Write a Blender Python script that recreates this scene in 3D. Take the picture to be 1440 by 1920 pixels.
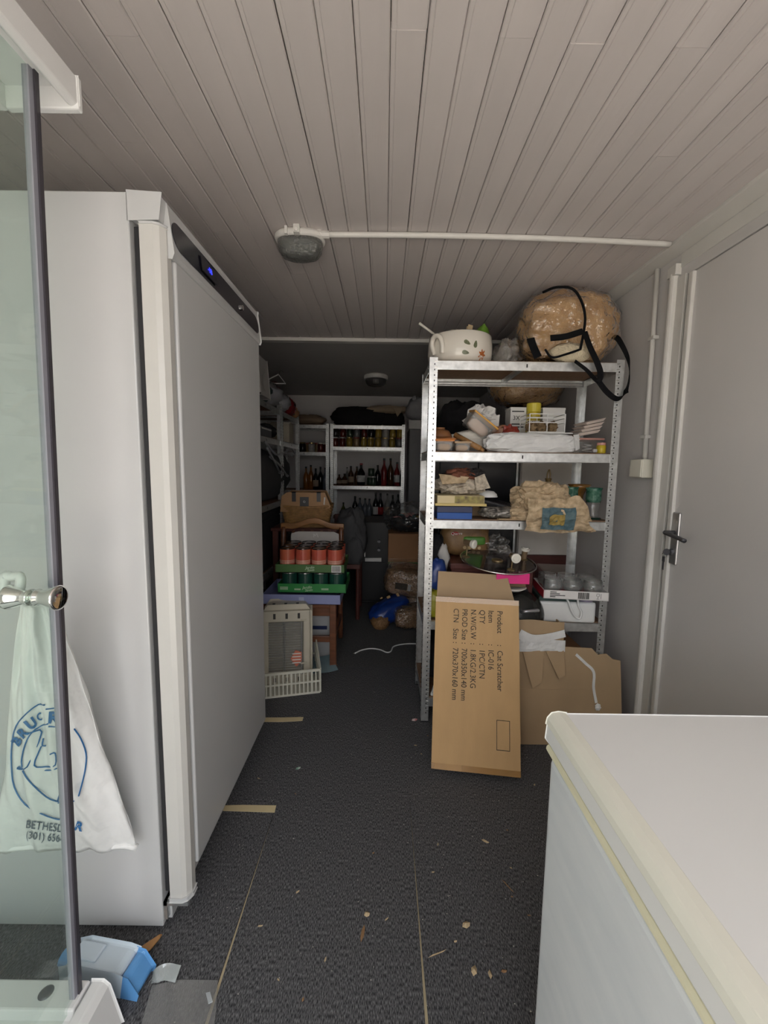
import bpy, math, random
from mathutils import Vector, Matrix, noise, Euler
for o in list(bpy.data.objects): bpy.data.objects.remove(o)
SC = bpy.context.scene; COL = SC.collection
V = Vector
# ---------------------------------------------------------------- camera
CAM_F, CAM_PITCH, CAM_ROLL, CAM_YAW, CAM_H = 779.12, .1085, .0139, .0009, 1.296
_F = V((math.sin(CAM_YAW)*math.cos(CAM_PITCH), math.cos(CAM_YAW)*math.cos(CAM_PITCH), -math.sin(CAM_PITCH)))
_R = V((math.cos(CAM_YAW), -math.sin(CAM_YAW), 0)); _U = _R.cross(_F)
_R2 = math.cos(CAM_ROLL)*_R + math.sin(CAM_ROLL)*_U; _U2 = -math.sin(CAM_ROLL)*_R + math.cos(CAM_ROLL)*_U
cam = bpy.data.cameras.new('camera'); co = bpy.data.objects.new('camera', cam); COL.objects.link(co)
cam.sensor_fit = 'HORIZONTAL'; cam.sensor_width = 36; cam.lens = 36*CAM_F/1440; cam.clip_start = .02
m3 = Matrix((_R2, _U2, -_F)).transposed(); co.matrix_world = Matrix.Translation((0, 0, CAM_H)) @ m3.to_4x4()
SC.camera = co
def W(x, y, X=None, Y=None, Z=None):
    """photograph measurement -> point in the room, on the plane X=, Y= or Z="""
    d = _F + _R2*((x-720)/CAM_F) - _U2*((y-960)/CAM_F)
    t = X/d.x if X is not None else (Y/d.y if Y is not None else (Z-CAM_H)/d.z)
    return V((0, 0, CAM_H)) + d*t
# ---------------------------------------------------------------- world: overcast daylight coming in at the open doorway
wd = bpy.data.worlds.new('sky'); SC.world = wd; wd.use_nodes = True
bg = wd.node_tree.nodes['Background']; bg.inputs[0].default_value = (.93, .955, 1.0, 1); bg.inputs[1].default_value = 3.4
SC.view_settings.view_transform = 'Standard'; SC.view_settings.look = 'None'
SC.view_settings.exposure = 0.4; SC.view_settings.gamma = 1; SC.view_settings.use_curve_mapping = False
sl = bpy.data.lights.new('sun', 'SUN'); sl.energy = 19.0; sl.angle = .05; sl.color = (1, .91, .83)
sun = bpy.data.objects.new('sun', sl); COL.objects.link(sun); sun.location = (4, -4, 6); sun.rotation_euler = (math.radians(6), math.radians(38), 0)   # high, from the side: lights the yard, not the room
pl = bpy.data.lights.new('doorway_portal', 'AREA'); pl.shape = 'RECTANGLE'; pl.size = 2.15; pl.size_y = 2.2; pl.cycles.is_portal = True
po = bpy.data.objects.new('doorway_portal', pl); COL.objects.link(po); po.location = (.075, -1.02, 1.06); po.rotation_euler = (math.radians(90), 0, 0)
# ---------------------------------------------------------------- materials
def nd(nt, t, **k):
    n = nt.nodes.new(t)
    for a, b in k.items(): setattr(n, a, b)
    return n
MATS = {}
def mat(name, col, rough=.55, metal=0, var=.08, vs=18, bump=0, bs=120, stretch=None, emit=0, spec=None, col2=None, sss=0, coat=0, thr=None):
    """procedural surface: colour broken up by noise, optional fine relief"""
    if name in MATS: return MATS[name]
    m = bpy.data.materials.new(name); m.use_nodes = True; nt = m.node_tree; b = nt.nodes['Principled BSDF']; L = nt.links.new
    b.inputs['Roughness'].default_value = rough; b.inputs['Metallic'].default_value = metal
    if spec is not None: b.inputs['Specular IOR Level'].default_value = spec
    if coat: b.inputs['Coat Weight'].default_value = coat
    c = (*col, 1); c2 = (*(col2 if col2 else [max(0, x*(1-var)) for x in col]), 1)
    tc = nd(nt, 'ShaderNodeTexCoord'); mp = nd(nt, 'ShaderNodeMapping'); L(tc.outputs['Object'], mp.inputs[0])
    if stretch: mp.inputs['Scale'].default_value = stretch
    n = nd(nt, 'ShaderNodeTexNoise'); n.inputs['Scale'].default_value = vs; n.inputs['Detail'].default_value = 4; L(mp.outputs[0], n.inputs[0])
    r = nd(nt, 'ShaderNodeValToRGB'); r.color_ramp.elements[0].color = c2; r.color_ramp.elements[1].color = c
    a, z = thr if thr else (.32, .68)
    r.color_ramp.elements[0].position = a; r.color_ramp.elements[1].position = z
    L(n.outputs['Fac'], r.inputs[0]); L(r.outputs[0], b.inputs['Base Color'])
    if bump:
        n2 = nd(nt, 'ShaderNodeTexNoise'); n2.inputs['Scale'].default_value = bs; n2.inputs['Detail'].default_value = 3; L(mp.outputs[0], n2.inputs[0])
        bp = nd(nt, 'ShaderNodeBump'); bp.inputs['Strength'].default_value = bump; bp.inputs['Distance'].default_value = .01
        L(n2.outputs['Fac'], bp.inputs['Height']); L(bp.outputs[0], b.inputs['Normal'])
    if emit: b.inputs['Emission Color'].default_value = c; b.inputs['Emission Strength'].default_value = emit
    MATS[name] = m; return m
def clear(name, tint=(.95, .97, .96), haze=.12, hazecol=(.7, .72, .72), rough=.05, gloss=1.0, crinkle=0, cs=40):
    """clear glass or film: see-through, with sheen at grazing angles and a little milky haze"""
    if name in MATS: return MATS[name]
    m = bpy.data.materials.new(name); m.use_nodes = True; nt = m.node_tree; L = nt.links.new
    nt.nodes.remove(nt.nodes['Principled BSDF']); out = nt.nodes['Material Output']
    t = nd(nt, 'ShaderNodeBsdfTransparent'); t.inputs[0].default_value = (*tint, 1)
    d = nd(nt, 'ShaderNodeBsdfDiffuse'); d.inputs[0].default_value = (*hazecol, 1)
    g = nd(nt, 'ShaderNodeBsdfGlossy'); g.inputs['Roughness'].default_value = rough
    m1 = nd(nt, 'ShaderNodeMixShader'); m2 = nd(nt, 'ShaderNodeMixShader'); m1.inputs[0].default_value = haze
    L(t.outputs[0], m1.inputs[1]); L(d.outputs[0], m1.inputs[2])
    fr = nd(nt, 'ShaderNodeLayerWeight'); fr.inputs['Blend'].default_value = .5
    pw = nd(nt, 'ShaderNodeMath', operation='POWER'); pw.inputs[1].default_value = 4; L(fr.outputs['Facing'], pw.inputs[0])
    mu = nd(nt, 'ShaderNodeMath', operation='MULTIPLY_ADD'); mu.inputs[1].default_value = .8*gloss; mu.inputs[2].default_value = .035*gloss; L(pw.outputs[0], mu.inputs[0]); L(mu.outputs[0], m2.inputs[0])
    L(m1.outputs[0], m2.inputs[1]); L(g.outputs[0], m2.inputs[2]); L(m2.outputs[0], out.inputs[0])
    if crinkle:
        tc = nd(nt, 'ShaderNodeTexCoord'); n2 = nd(nt, 'ShaderNodeTexNoise'); n2.inputs['Scale'].default_value = cs; n2.inputs['Detail'].default_value = 3; L(tc.outputs['Object'], n2.inputs[0])
        bp = nd(nt, 'ShaderNodeBump'); bp.inputs['Strength'].default_value = crinkle; bp.inputs['Distance'].default_value = .02
        L(n2.outputs['Fac'], bp.inputs['Height'])
        for s in (d, g, fr): L(bp.outputs[0], s.inputs['Normal'])
    MATS[name] = m; return m
# ---------------------------------------------------------------- mesh builder
def catmull(P, k=6, closed=False):
    P = [V(p) for p in P]; n = len(P); out = []
    if n < 3: return P
    for i in range(n if closed else n-1):
        p0 = P[(i-1) % n] if closed or i > 0 else P[0]*2-P[1]; p1 = P[i]; p2 = P[(i+1) % n]
        p3 = P[(i+2) % n] if closed or i < n-2 else P[-1]*2-P[-2]
        for j in range(k):
            t = j/k; out.append(.5*((2*p1)+(p2-p0)*t+(2*p0-5*p1+4*p2-p3)*t*t+(3*p1-p0-3*p2+p3)*t*t*t))
    if not closed: out.append(P[-1])
    return out
def NZ(p, f=1, s=0): return noise.noise(V((p[0]*f+s*7.31, p[1]*f+s*3.17, p[2]*f-s*5.03)))
class B:
    def __init__(s): s.v = []; s.f = []
    def add(s, vs, fs, m=None):
        k = len(s.v); s.v += [tuple(m @ V(p)) if m else tuple(p) for p in vs]; s.f += [tuple(i+k for i in f) for f in fs]; return s
    def box(s, x0, x1, y0, y1, z0, z1, m=None):
        return s.add([(x0,y0,z0),(x1,y0,z0),(x1,y1,z0),(x0,y1,z0),(x0,y0,z1),(x1,y0,z1),(x1,y1,z1),(x0,y1,z1)],
                     [(0,3,2,1),(4,5,6,7),(0,1,5,4),(1,2,6,5),(2,3,7,6),(3,0,4,7)], m)
    def cbox(s, c, d, m=None): return s.box(c[0]-d[0]/2, c[0]+d[0]/2, c[1]-d[1]/2, c[1]+d[1]/2, c[2]-d[2]/2, c[2]+d[2]/2, m)
    def prism(s, pts, a, b, ax='y', m=None):
        """outline extruded along an axis; pts are (x,z) for y, (y,z) for x, (x,y) for z"""
        n = len(pts); f = {'y': lambda p, t: (p[0], t, p[1]), 'x': lambda p, t: (t, p[0], p[1]), 'z': lambda p, t: (p[0], p[1], t)}[ax]
        vs = [f(p, a) for p in pts]+[f(p, b) for p in pts]
        fs = [tuple(range(n)), tuple(range(2*n-1, n-1, -1))]+[(i, (i+1) % n+0, (i+1) % n+n, i+n) for i in range(n)]
        return s.add(vs, fs, m)
    def cyl(s, p0, p1, r0, r1=None, n=12, m=None):
        r1 = r0 if r1 is None else r1; p0 = V(p0); p1 = V(p1); d = (p1-p0).normalized(); a = d.orthogonal().normalized(); b = d.cross(a); vs = []
        for p, r in ((p0, r0), (p1, r1)): vs += [p+(a*math.cos(2*math.pi*i/n)+b*math.sin(2*math.pi*i/n))*r for i in range(n)]
        fs = [(i, (i+1) % n, (i+1) % n+n, i+n) for i in range(n)]+[tuple(range(n-1, -1, -1)), tuple(range(n, 2*n))]
        return s.add(vs, fs, m)
    def tube(s, P, r, n=8, k=6, closed=False, m=None, rf=None):
        P = catmull(P, k, closed); c = len(P); vs = []; fs = []; a = None
        for i, p in enumerate(P):
            d = (P[(i+1) % c]-P[i-1]) if closed or 0 < i < c-1 else (P[1]-P[0] if i == 0 else P[-1]-P[-2])
            d = d.normalized(); a = (d.orthogonal() if a is None else a-d*a.dot(d)).normalized(); b = d.cross(a); rr = r*(rf(i/(c-1)) if rf else 1)
            vs += [p+(a*math.cos(2*math.pi*j/n)+b*math.sin(2*math.pi*j/n))*rr for j in range(n)]
        for i in range(c if closed else c-1):
            for j in range(n): fs.append((i*n+j, i*n+(j+1) % n, ((i+1) % c)*n+(j+1) % n, ((i+1) % c)*n+j))
        if not closed: fs += [tuple(range(n-1, -1, -1)), tuple(range((c-1)*n, c*n))]
        return s.add(vs, fs, m)
    def strap(s, P, side, w, t=.0025, k=6, twist=None, m=None):
        """flat band of width w following P; side = direction of its width"""
        P = catmull(P, k); c = len(P); vs = []; fs = []; sd = V(side).normalized()
        for i, p in enumerate(P):
            d = (P[min(i+1, c-1)]-P[max(i-1, 0)]).normalized(); a = (sd-d*sd.dot(d)).normalized()
            if twist: a = Matrix.Rotation(twist(i/(c-1)), 3, d) @ a
            nn = d.cross(a)
            vs += [p+a*w/2+nn*t/2, p-a*w/2+nn*t/2, p-a*w/2-nn*t/2, p+a*w/2-nn*t/2]
        for i in range(c-1):
            for j in range(4): fs.append((i*4+j, i*4+(j+1) % 4, i*4+4+(j+1) % 4, i*4+4+j))
        fs += [(3, 2, 1, 0), tuple(range(c*4-4, c*4))]
        return s.add(vs, fs, m)
    def lathe(s, prof, n=24, c=(0, 0, 0), m=None, sx=1, sy=1):
        vs = []; fs = []; k = len(prof)
        for r, z in prof: vs += [(c[0]+r*sx*math.cos(2*math.pi*j/n), c[1]+r*sy*math.sin(2*math.pi*j/n), c[2]+z) for j in range(n)]
        for i in range(k-1):
            for j in range(n): fs.append((i*n+j, i*n+(j+1) % n, (i+1)*n+(j+1) % n, (i+1)*n+j))
        fs += [tuple(range(n-1, -1, -1)), tuple(range((k-1)*n, k*n))]
        return s.add(vs, fs, m)
    def grid(s, fn, nu, nv, m=None):
        vs = [fn(i/nu, j/nv) for j in range(nv+1) for i in range(nu+1)]
        return s.add(vs, [(j*(nu+1)+i, j*(nu+1)+i+1, (j+1)*(nu+1)+i+1, (j+1)*(nu+1)+i) for j in range(nv) for i in range(nu)], m)
    def blob(s, c, r, seed=0, amp=.1, fr=3, nu=28, nv=18, pw=2.0, flat=None, m=None, ridge=0):
        """soft lump: superellipsoid with noise; pw>2 is boxier, flat = lowest z it may reach"""
        vs = []; fs = []
        sg = lambda x, p: math.copysign(abs(x)**p, x); e = 2/pw
        for j in range(nv+1):
            th = -math.pi/2+math.pi*j/nv
            for i in range(nu):
                ph = 2*math.pi*i/nu; d = V((sg(math.cos(th), e)*sg(math.cos(ph), e), sg(math.cos(th), e)*sg(math.sin(ph), e), sg(math.sin(th), e)))
                q = NZ(d, fr, seed)+.5*NZ(d, fr*2.3, seed+3)
                if ridge: q += ridge*(.5-abs(NZ(d, fr*1.7, seed+9))*2)
                d = d*(1+amp*q); p = [c[0]+d.x*r[0], c[1]+d.y*r[1], c[2]+d.z*r[2]]
                if flat is not None: p[2] = max(p[2], flat)
                vs.append(p)
        for j in range(nv):
            for i in range(nu): fs.append((j*nu+i, j*nu+(i+1) % nu, (j+1)*nu+(i+1) % nu, (j+1)*nu+i))
        return s.add(vs, fs, m)
    def mesh(s, name):
        me = bpy.data.meshes.new(name); me.from_pydata(s.v, [], s.f); me.update(); return me
def obj(name, b, material, parent=None, loc=None, rot=None, bevel=0, smooth=False, solid=0, sub=0, seg=2):
    me = b if isinstance(b, bpy.types.Mesh) else b.mesh(name)
    if material and not me.materials: me.materials.append(material)
    o = bpy.data.objects.new(name, me); COL.objects.link(o)
    if smooth:
        for p in me.polygons: p.use_smooth = True
    if parent: o.parent = parent
    if loc is not None: o.location = loc
    if rot is not None: o.rotation_euler = rot
    if solid: md = o.modifiers.new('thickness', 'SOLIDIFY'); md.thickness = solid; md.offset = 0
    if bevel: md = o.modifiers.new('bevel', 'BEVEL'); md.width = bevel; md.segments = seg; md.limit_method = 'ANGLE'; md.angle_limit = .6
    if sub: md = o.modifiers.new('soft', 'SUBSURF'); md.levels = sub; md.render_levels = sub
    return o
def tag(o, label, cat, group=None, kind=None):
    o['label'] = label; o['category'] = cat
    if group: o['group'] = group
    if kind: o['kind'] = kind
    return o
def T(name, label, cat, loc=(0, 0, 0), rz=0, group=None, rot=None):
    o = bpy.data.objects.new(name, None); COL.objects.link(o); o.empty_display_size = .05; o.location = loc; o.rotation_euler = rot if rot else (0, 0, rz)
    return tag(o, label, cat, group)
def struct(o): o['kind'] = 'structure'; return o
def dup(root, loc=None, rot=None, label=None, group=None, parent=None):
    r = root.copy(); COL.objects.link(r)
    if parent: r.parent = parent
    if loc is not None: r.location = loc
    if rot is not None: r.rotation_euler = rot
    if label: r['label'] = label
    if group: r['group'] = group
    for ch in list(root.children): dup(ch, parent=r)
    return r
def text(body, size, mtx, material, parent, name='lettering', ax='LEFT', sx=1, bold=0, shear=0, fn=None):
    """flat print: letters as a thin mesh laid on a surface"""
    c = bpy.data.curves.new(name, 'FONT'); c.body = body; c.size = size; c.align_x = ax; c.align_y = 'CENTER'; c.offset = bold; c.shear = shear; c.resolution_u = 3
    o = bpy.data.objects.new(name, c); COL.objects.link(o); dg = bpy.context.evaluated_depsgraph_get(); dg.update()
    me = bpy.data.meshes.new_from_object(o.evaluated_get(dg)); bpy.data.objects.remove(o); bpy.data.curves.remove(c)
    me.transform(Matrix.Diagonal((sx, 1, 1, 1)))
    if fn:
        for v in me.vertices: v.co = fn(v.co)
    else: me.transform(mtx)
    return obj(name, me, material, parent)
def frame(o, x, y):
    """matrix: local x, y axes and origin given in the parent's space"""
    x = V(x).normalized(); y = V(y).normalized(); z = x.cross(y); m = Matrix((x, y, z)).transposed().to_4x4(); m.translation = V(o); return m
R = math.radians
RND = random.Random(7)
# ---------------------------------------------------------------- palette
WHITE_PAINT = mat('white_wall_paint', (.68, .655, .64), .6, var=.06, vs=3, bump=.08, bs=60)
BOARD_PAINT = mat('painted_board', (.66, .605, .585), .5, var=.10, vs=6, stretch=(1, .25, 1), bump=.12, bs=50)
TRIM_PAINT = mat('trim_paint', (.72, .70, .66), .45, var=.06, vs=8)
DARK_GAP = mat('dark_gap', (.03, .028, .026), .9)
FRIDGE_WHITE = mat('white_enamel', (.545, .55, .55), .22, var=.02, vs=2, spec=.5)
CREAM_PLASTIC = mat('cream_plastic', (.74, .71, .60), .35, var=.05, vs=6)
BLACK_PLASTIC = mat('black_plastic', (.015, .015, .018), .35)
BLACK_RUBBER = mat('black_rubber', (.02, .02, .022), .7)
GALV = mat('galvanised_steel', (.80, .81, .80), .36, metal=.85, var=.25, vs=35, bump=.05, bs=80)
CHROME = mat('chrome', (.85, .84, .82), .08, metal=1, var=.02)
CHIPBOARD = mat('chipboard', (.27, .155, .09), .7, var=.3, vs=70)
CARD = mat('cardboard', (.56, .355, .165), .75, var=.07, vs=5, stretch=(4, 4, 1), bump=.05, bs=40)
CARD_DULL = mat('cardboard_dull', (.44, .31, .18), .8, var=.12, vs=5)
CARD_DARK = mat('cardboard_old_brown', (.33, .165, .075), .75, var=.15, vs=5)
INK = mat('black_ink', (.03, .028, .025), .7)
PAPER_WHITE = mat('white_paper', (.78, .77, .74), .7, var=.08, vs=15)
STEEL_DARK = mat('dark_steel', (.12, .12, .13), .4, metal=.6)
WOOD_CHAIR = mat('red_brown_wood', (.20, .075, .035), .4, var=.35, vs=6, stretch=(1, 1, 9), coat=.2)
WHITE_PLASTIC = mat('white_plastic', (.78, .78, .76), .4, var=.03)
# ================================================================ ROOM
XW, XL, YB, YF, HC = 1.22, -1.30, 5.5, -.95, 2.2
fl = obj('floor', B().box(-1.6, 1.5, YF, 5.8, -.15, -.006), mat('pale_subfloor', (.66, .56, .36), .7, var=.15, vs=20)); struct(fl)
CARPET = mat('charcoal_needle_felt', (.25, .248, .257), .95, col2=(.024, .024, .027), vs=250, stretch=(1.9, .45, 1), bump=.10, bs=260, thr=(.40, .78))
CARPET_GREY = mat('grey_felt', (.16, .157, .155), .95, col2=(.05, .05, .05), vs=200, bump=.25, bs=240, thr=(.38, .75))
xs = [XL, -.912, -.397, .118, .633, 1.148, XW]; ys = [YF, -.555, -.04, .475, .992, 1.509, 2.03, 2.577]
def gap(i, y):
    if i in (2, 3): return max(.0004, .018*(1.33-y)/.9) if i == 2 else max(.0004, .020*(1.2-y)/.9)
    return .0004
for i in range(6):
    for j in range(7):
        q = [(xs[i]+gap(i, ys[j])/2, ys[j]+.0006), (xs[i+1]-gap(i+1, ys[j])/2, ys[j]+.0006), (xs[i+1]-gap(i+1, ys[j+1])/2, ys[j+1]-.0006), (xs[i]+gap(i, ys[j+1])/2, ys[j+1]-.0006)]
        obj('carpet_tile', B().prism(q, -.006, 0, 'z'), CARPET, fl)
obj('carpet_sheet', B().box(XL, XW, 2.579, YB, -.006, -.001), CARPET_GREY, fl)
# ceiling: slab with painted tongue-and-groove boards below it
ce = obj('ceiling', B().box(-1.6, 1.5, YF-.1, 5.8, HC+.016, HC+.25), DARK_GAP); struct(ce)
PW = .0765; prof = [(.0008, .016), (.0008, .003), (.0032, 0), (.0107, 0), (.012, .0014), (.0133, 0), (PW-.0036, 0), (PW-.0008, .003), (PW-.0008, .016)]
pm = B().prism(prof, 0, 1, 'y').mesh('plank'); pm.materials.append(BOARD_PAINT)
x = XL; k = 0; r1 = random.Random(3)
while x < XW-.01:
    cuts = [YF, r1.choice([.35, .62, .98, 1.3, 1.72, 2.1, 2.45])+r1.uniform(-.03, .03), 3.07]
    for a, b in zip(cuts, cuts[1:]):
        p = obj('plank', pm, None, ce, (x+r1.uniform(-.0007, .0007), a, HC+r1.uniform(-.0008, .0008))); p.scale = (min(1, (XW-x)/PW), b-a-.0012, 1)
    x += PW
obj('plasterboard', B().box(XL, XW, 3.12, YB, HC, HC+.016), mat('back_ceiling_paint', (.50, .485, .47), .7, var=.06, vs=2), ce)
b = B().box(XL, XW, 3.065, 3.125, HC-.022, HC+.012); struct(obj('trim_1', b, TRIM_PAINT, bevel=.003))
# walls
struct(obj('wall_back', B().box(-1.6, 1.5, YB, YB+.15, -.1, HC+.1), WHITE_PAINT))
struct(obj('wall_left', B().box(XL-.15, XL, YF-.1, YB+.1, -.1, HC+.1), WHITE_PAINT))
D0, D1, DT = .90, 1.755, 2.085                     # door leaf in the right wall
wr = B().box(XW, XW+.15, 1.83, YB+.1, -.1, HC+.1).box(XW, XW+.15, YF-.1, D0-.07, -.1, HC+.1).box(XW, XW+.15, D0-.07, 1.83, DT+.004, HC+.1).box(XW+.06, XW+.15, D0-.07, 1.83, -.1, DT+.004)
struct(obj('wall_right', wr, WHITE_PAINT))
OX0, OX1, OZ = -1.0, 1.15, 2.17
struct(obj('wall_front', B().box(-1.6, OX0, YF-.14, YF, -.1, HC+.1).box(OX1, 1.5, YF-.14, YF, -.1, HC+.1).box(OX0, OX1, YF-.14, YF, OZ, HC+.1), WHITE_PAINT))
struct(obj('added_bounce_ground', B().box(-12, 12, -14, YF-.14, -.2, -.06), mat('bounce_ground_pale', (.46, .44, .40), .8, var=.2, vs=3)))  # unseen ground, added so daylight bounces up to the ceiling
struct(obj('added_light_block_wall', B().box(-10, 10, -8.2, -8.0, -.1, 2.4), mat('light_block_render', (.46, .44, .42), .8, var=.15, vs=2)))  # unseen wall added behind the camera to hold back low frontal light
# board along the ceiling edge and quarter strip on the right wall
struct(obj('trim_2', B().box(1.135, XW, YF, 3.06, HC-.012, HC+.01), TRIM_PAINT, bevel=.003))
struct(obj('trim_3', B().box(XW-.005, XW, YF, 1.82, HC-.07, HC-.012), TRIM_PAINT, bevel=.004))
# door and its frame
dr = obj('door_1', B().box(XW+.002, XW+.042, D0, D1, .01, DT), mat('door_paint', (.70, .675, .655), .5, var=.05, vs=2, bump=.06, bs=20), bevel=.002); struct(dr)
obj('edge_strip', B().box(XW-.012, XW+.004, D1-.022, D1+.004, .01, DT), TRIM_PAINT, dr, bevel=.004)
hp = obj('handle_plate', B().box(XW-.009, XW+.002, 1.690, 1.732, .905, 1.125), mat('brushed_steel', (.62, .61, .60), .3, metal=.9, var=.15, vs=30), dr, bevel=.008)
obj('door_handle', B().cyl((XW-.005, 1.711, 1.04), (XW-.05, 1.711, 1.04), .009).tube([(XW-.045, 1.711, 1.04), (XW-.052, 1.70, 1.04), (XW-.052, 1.64, 1.033), (XW-.052, 1.59, 1.026)], .009), STEEL_DARK, hp, smooth=True)
obj('lock_cylinder', B().prism([(1.711+.008*math.cos(a/8*math.pi*2), .958+.014*math.sin(a/8*math.pi*2)) for a in range(8)], XW-.02, XW-.005, 'x'), STEEL_DARK, hp)
kt = T('door_keys', 'small bunch of keys hanging from the lock of the white door', 'keys', (XW-.02, 1.711, .958))
obj('key_bow', B().cyl((-.014, -.0015, 0), (-.014, .0015, 0), .014, n=14).box(-.002, .004, -.001, .001, -.004, .004), STEEL_DARK, kt)
obj('key_ring', B().tube([(-.022+.008*math.cos(a), .006*math.sin(a), -.014+.008*math.sin(a)) for a in [i*math.pi/5 for i in range(10)]], .0012, 6, 3, True), CHROME, kt)
for s in (-1, 1): obj('hanging_key', B().box(-.026+s*.002, -.024+s*.002, -.006+s*.005, .004+s*.005, -.04, -.018).box(-.026+s*.002, -.024+s*.002, -.003+s*.005, .001+s*.005, -.075, -.04), STEEL_DARK, kt)
struct(obj('trim_4', B().cyl((XW-.010, 1.845, 0), (XW-.010, 1.845, DT+.03), .018, n=14).box(XW-.008, XW+.005, 1.78, 1.85, 0, DT+.01), TRIM_PAINT, smooth=False, bevel=.002))
obj('corner_block', B().box(XW-.026, XW, 1.818, 1.872, DT+.02, DT+.065), TRIM_PAINT, bpy.data.objects['trim_4'], bevel=.003)
# conduit and junction box on the right wall
cd = T('wall_conduit', 'thin white conduit running down the right wall to a switch box', 'conduit', (XW, 1.96, 1.36))
obj('pipe', B().cyl((-.014, 0, HC-1.36-.01), (-.014, -.02, -.016), .0105), TRIM_PAINT, cd, smooth=True)
for z in (.53, .09): obj('clip', B().box(-.026, 0, -.03, .012, z-.008, z+.008), TRIM_PAINT, cd, bevel=.002)
sb = T('switch_box', 'cream square junction box at the foot of the wall conduit', 'junction box', (XW, 1.94, 1.262))
obj('housing', B().box(-.05, 0, -.045, .045, 0, .085), CREAM_PLASTIC, sb, bevel=.004); obj('cover', B().box(-.056, -.05, -.042, .042, .003, .082), CREAM_PLASTIC, sb, bevel=.002)
# ceiling conduit and bulkhead lamp
P0 = W(612, 440, Z=HC-.012); P1 = W(1256, 458, Z=HC-.012)
cc = T('ceiling_conduit', 'white conduit crossing the boarded ceiling from the lamp to the wall', 'conduit', (0, 0, 0))
pts = [P0.lerp(P1, t)+V((0, -.018*math.sin(t*math.pi)*1.0, 0)) for t in (0, .15, .3, .5, .7, .85, 1)]
obj('pipe', B().tube(pts, .0105, 10), TRIM_PAINT, cc, smooth=True)
obj('gland', B().cyl(P0+V((-.02, 0, 0)), P0+V((.012, 0, 0)), .014, n=8).cyl(P0+V((-.035, 0, 0)), P0+V((-.02, 0, 0)), .018, n=8), TRIM_PAINT, cc)
def bulkhead(x, y, label):
    t = T('bulkhead_lamp', label, 'ceiling lamp', (x, y, HC))
    ov = lambda a, b, n=36, p=2.6: [(math.copysign(abs(math.cos(i*2*math.pi/n))**(2/p), math.cos(i*2*math.pi/n))*a, math.copysign(abs(math.sin(i*2*math.pi/n))**(2/p), math.sin(i*2*math.pi/n))*b) for i in range(n)]
    def oval(levels, n=36):
        vs = []; fs = []
        for a, bb, z in levels: vs += [(px, py, z) for px, py in ov(a, bb)]
        for i in range(len(levels)-1):
            for j in range(n): fs.append((i*n+j, i*n+(j+1) % n, (i+1)*n+(j+1) % n, (i+1)*n+j))
        fs += [tuple(range(n-1, -1, -1)), tuple(range((len(levels)-1)*n, len(levels)*n))]
        return B().add(vs, fs)
    obj('base', oval([(.085, .055, 0), (.098, .066, -.012), (.098, .066, -.024), (.092, .06, -.03)]), TRIM_PAINT, t, smooth=False, bevel=.003)
    gl = obj('glass_cover', oval([(.088, .056, -.03), (.088, .056, -.045), (.084, .053, -.065), (.070, .043, -.084), (.045, .026, -.094), (.02, .012, -.097)]), clear('ribbed_glass', (.42, .44, .42), .34, (.30, .31, .29), .12, 2.6, .5, 120), t, smooth=True)
    obj('bulb', B().tube([(-.04, 0, -.05), (.04, 0, -.05)], .016, 14, 2), mat('bulb_glass', (.30, .30, .28), .25), t, smooth=True)['label'] = 'frosted bulb inside'
    obj('screw_lug', B().box(-.012, .012, -.078, -.055, -.03, 0).cyl((0, -.082, -.02), (0, -.06, -.02), .008), TRIM_PAINT, t, bevel=.002)
    obj('clip', B().box(-.045, -.035, -.075, -.058, -.034, -.006), TRIM_PAINT, t); return t
lp = W(560, 432, Z=HC); bulkhead(lp.x, lp.y+.03, 'oval bulkhead lamp with ribbed glass on the boarded ceiling')
l2 = W(705, 703, Z=HC); t = T('round_lamp', 'small round lamp on the dark ceiling of the back room', 'ceiling lamp', (l2.x, l2.y, HC))
obj('base', B().lathe([(.10, 0), (.118, -.01), (.118, -.04), (.108, -.045)][::-1], 28), TRIM_PAINT, t, bevel=.003)
obj('glass_cover', B().lathe([(.03, -.115), (.075, -.105), (.098, -.085), (.106, -.046)], 28), clear('smoked_lamp_glass', (.35, .34, .33), .25, (.2, .2, .2), .1), t, smooth=True)
obj('bulb_holder', B().cyl((0, 0, -.045), (0, 0, -.08), .03), TRIM_PAINT, t)
# ================================================================ FRIDGE
FY0, FY1, FB, FH = 1.027, 1.765, -.598, 1.916
fr = T('upright_freezer', 'tall white commercial upright fridge with a dark control strip along the top', 'fridge', (-.9, 1.4, 0)); fo = V((-.9, 1.4, 0))
def loc(o):
    if o.parent is fr: o.location = o.location-fo
    return o
loc(obj('cabinet', B().box(-1.2, FB, FY0, FY1, 0.012, FH), FRIDGE_WHITE, fr, bevel=.003))
loc(obj('foot', B().box(-1.18, FB-.03, FY0+.04, FY1-.04, 0, .02), BLACK_PLASTIC, fr))
hd = loc(obj('control_panel', B().prism([(FB, FH), (-.524, FH-.004), (-.532, FH-.056), (FB, FH-.058)], FY0, FY1+.004, 'y').prism([(-.560, FH-.03), (-.526, FH-.012), (-.513, FH-.118), (-.517, FH-.128), (-.560, FH-.125)], FY0+.028, FY1+.004, 'y'), FRIDGE_WHITE, fr, bevel=.004))
def onface(y, z, e=.0015): # point on the slanted header face
    t = (FH-.012-z)/.106; return V((-.526+.013*t+e, y, z))
pill = []; yc0, yc1, zc, hr = FY0+.075, FY1-.045, FH-.064, .034
for i in range(13): a = math.pi/2+math.pi*i/12; pill.append((yc0+hr*math.cos(a), zc+hr*math.sin(a)))
for i in range(13): a = -math.pi/2+math.pi*i/12; pill.append((yc1+hr*math.cos(a), zc+hr*math.sin(a)))
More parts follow.
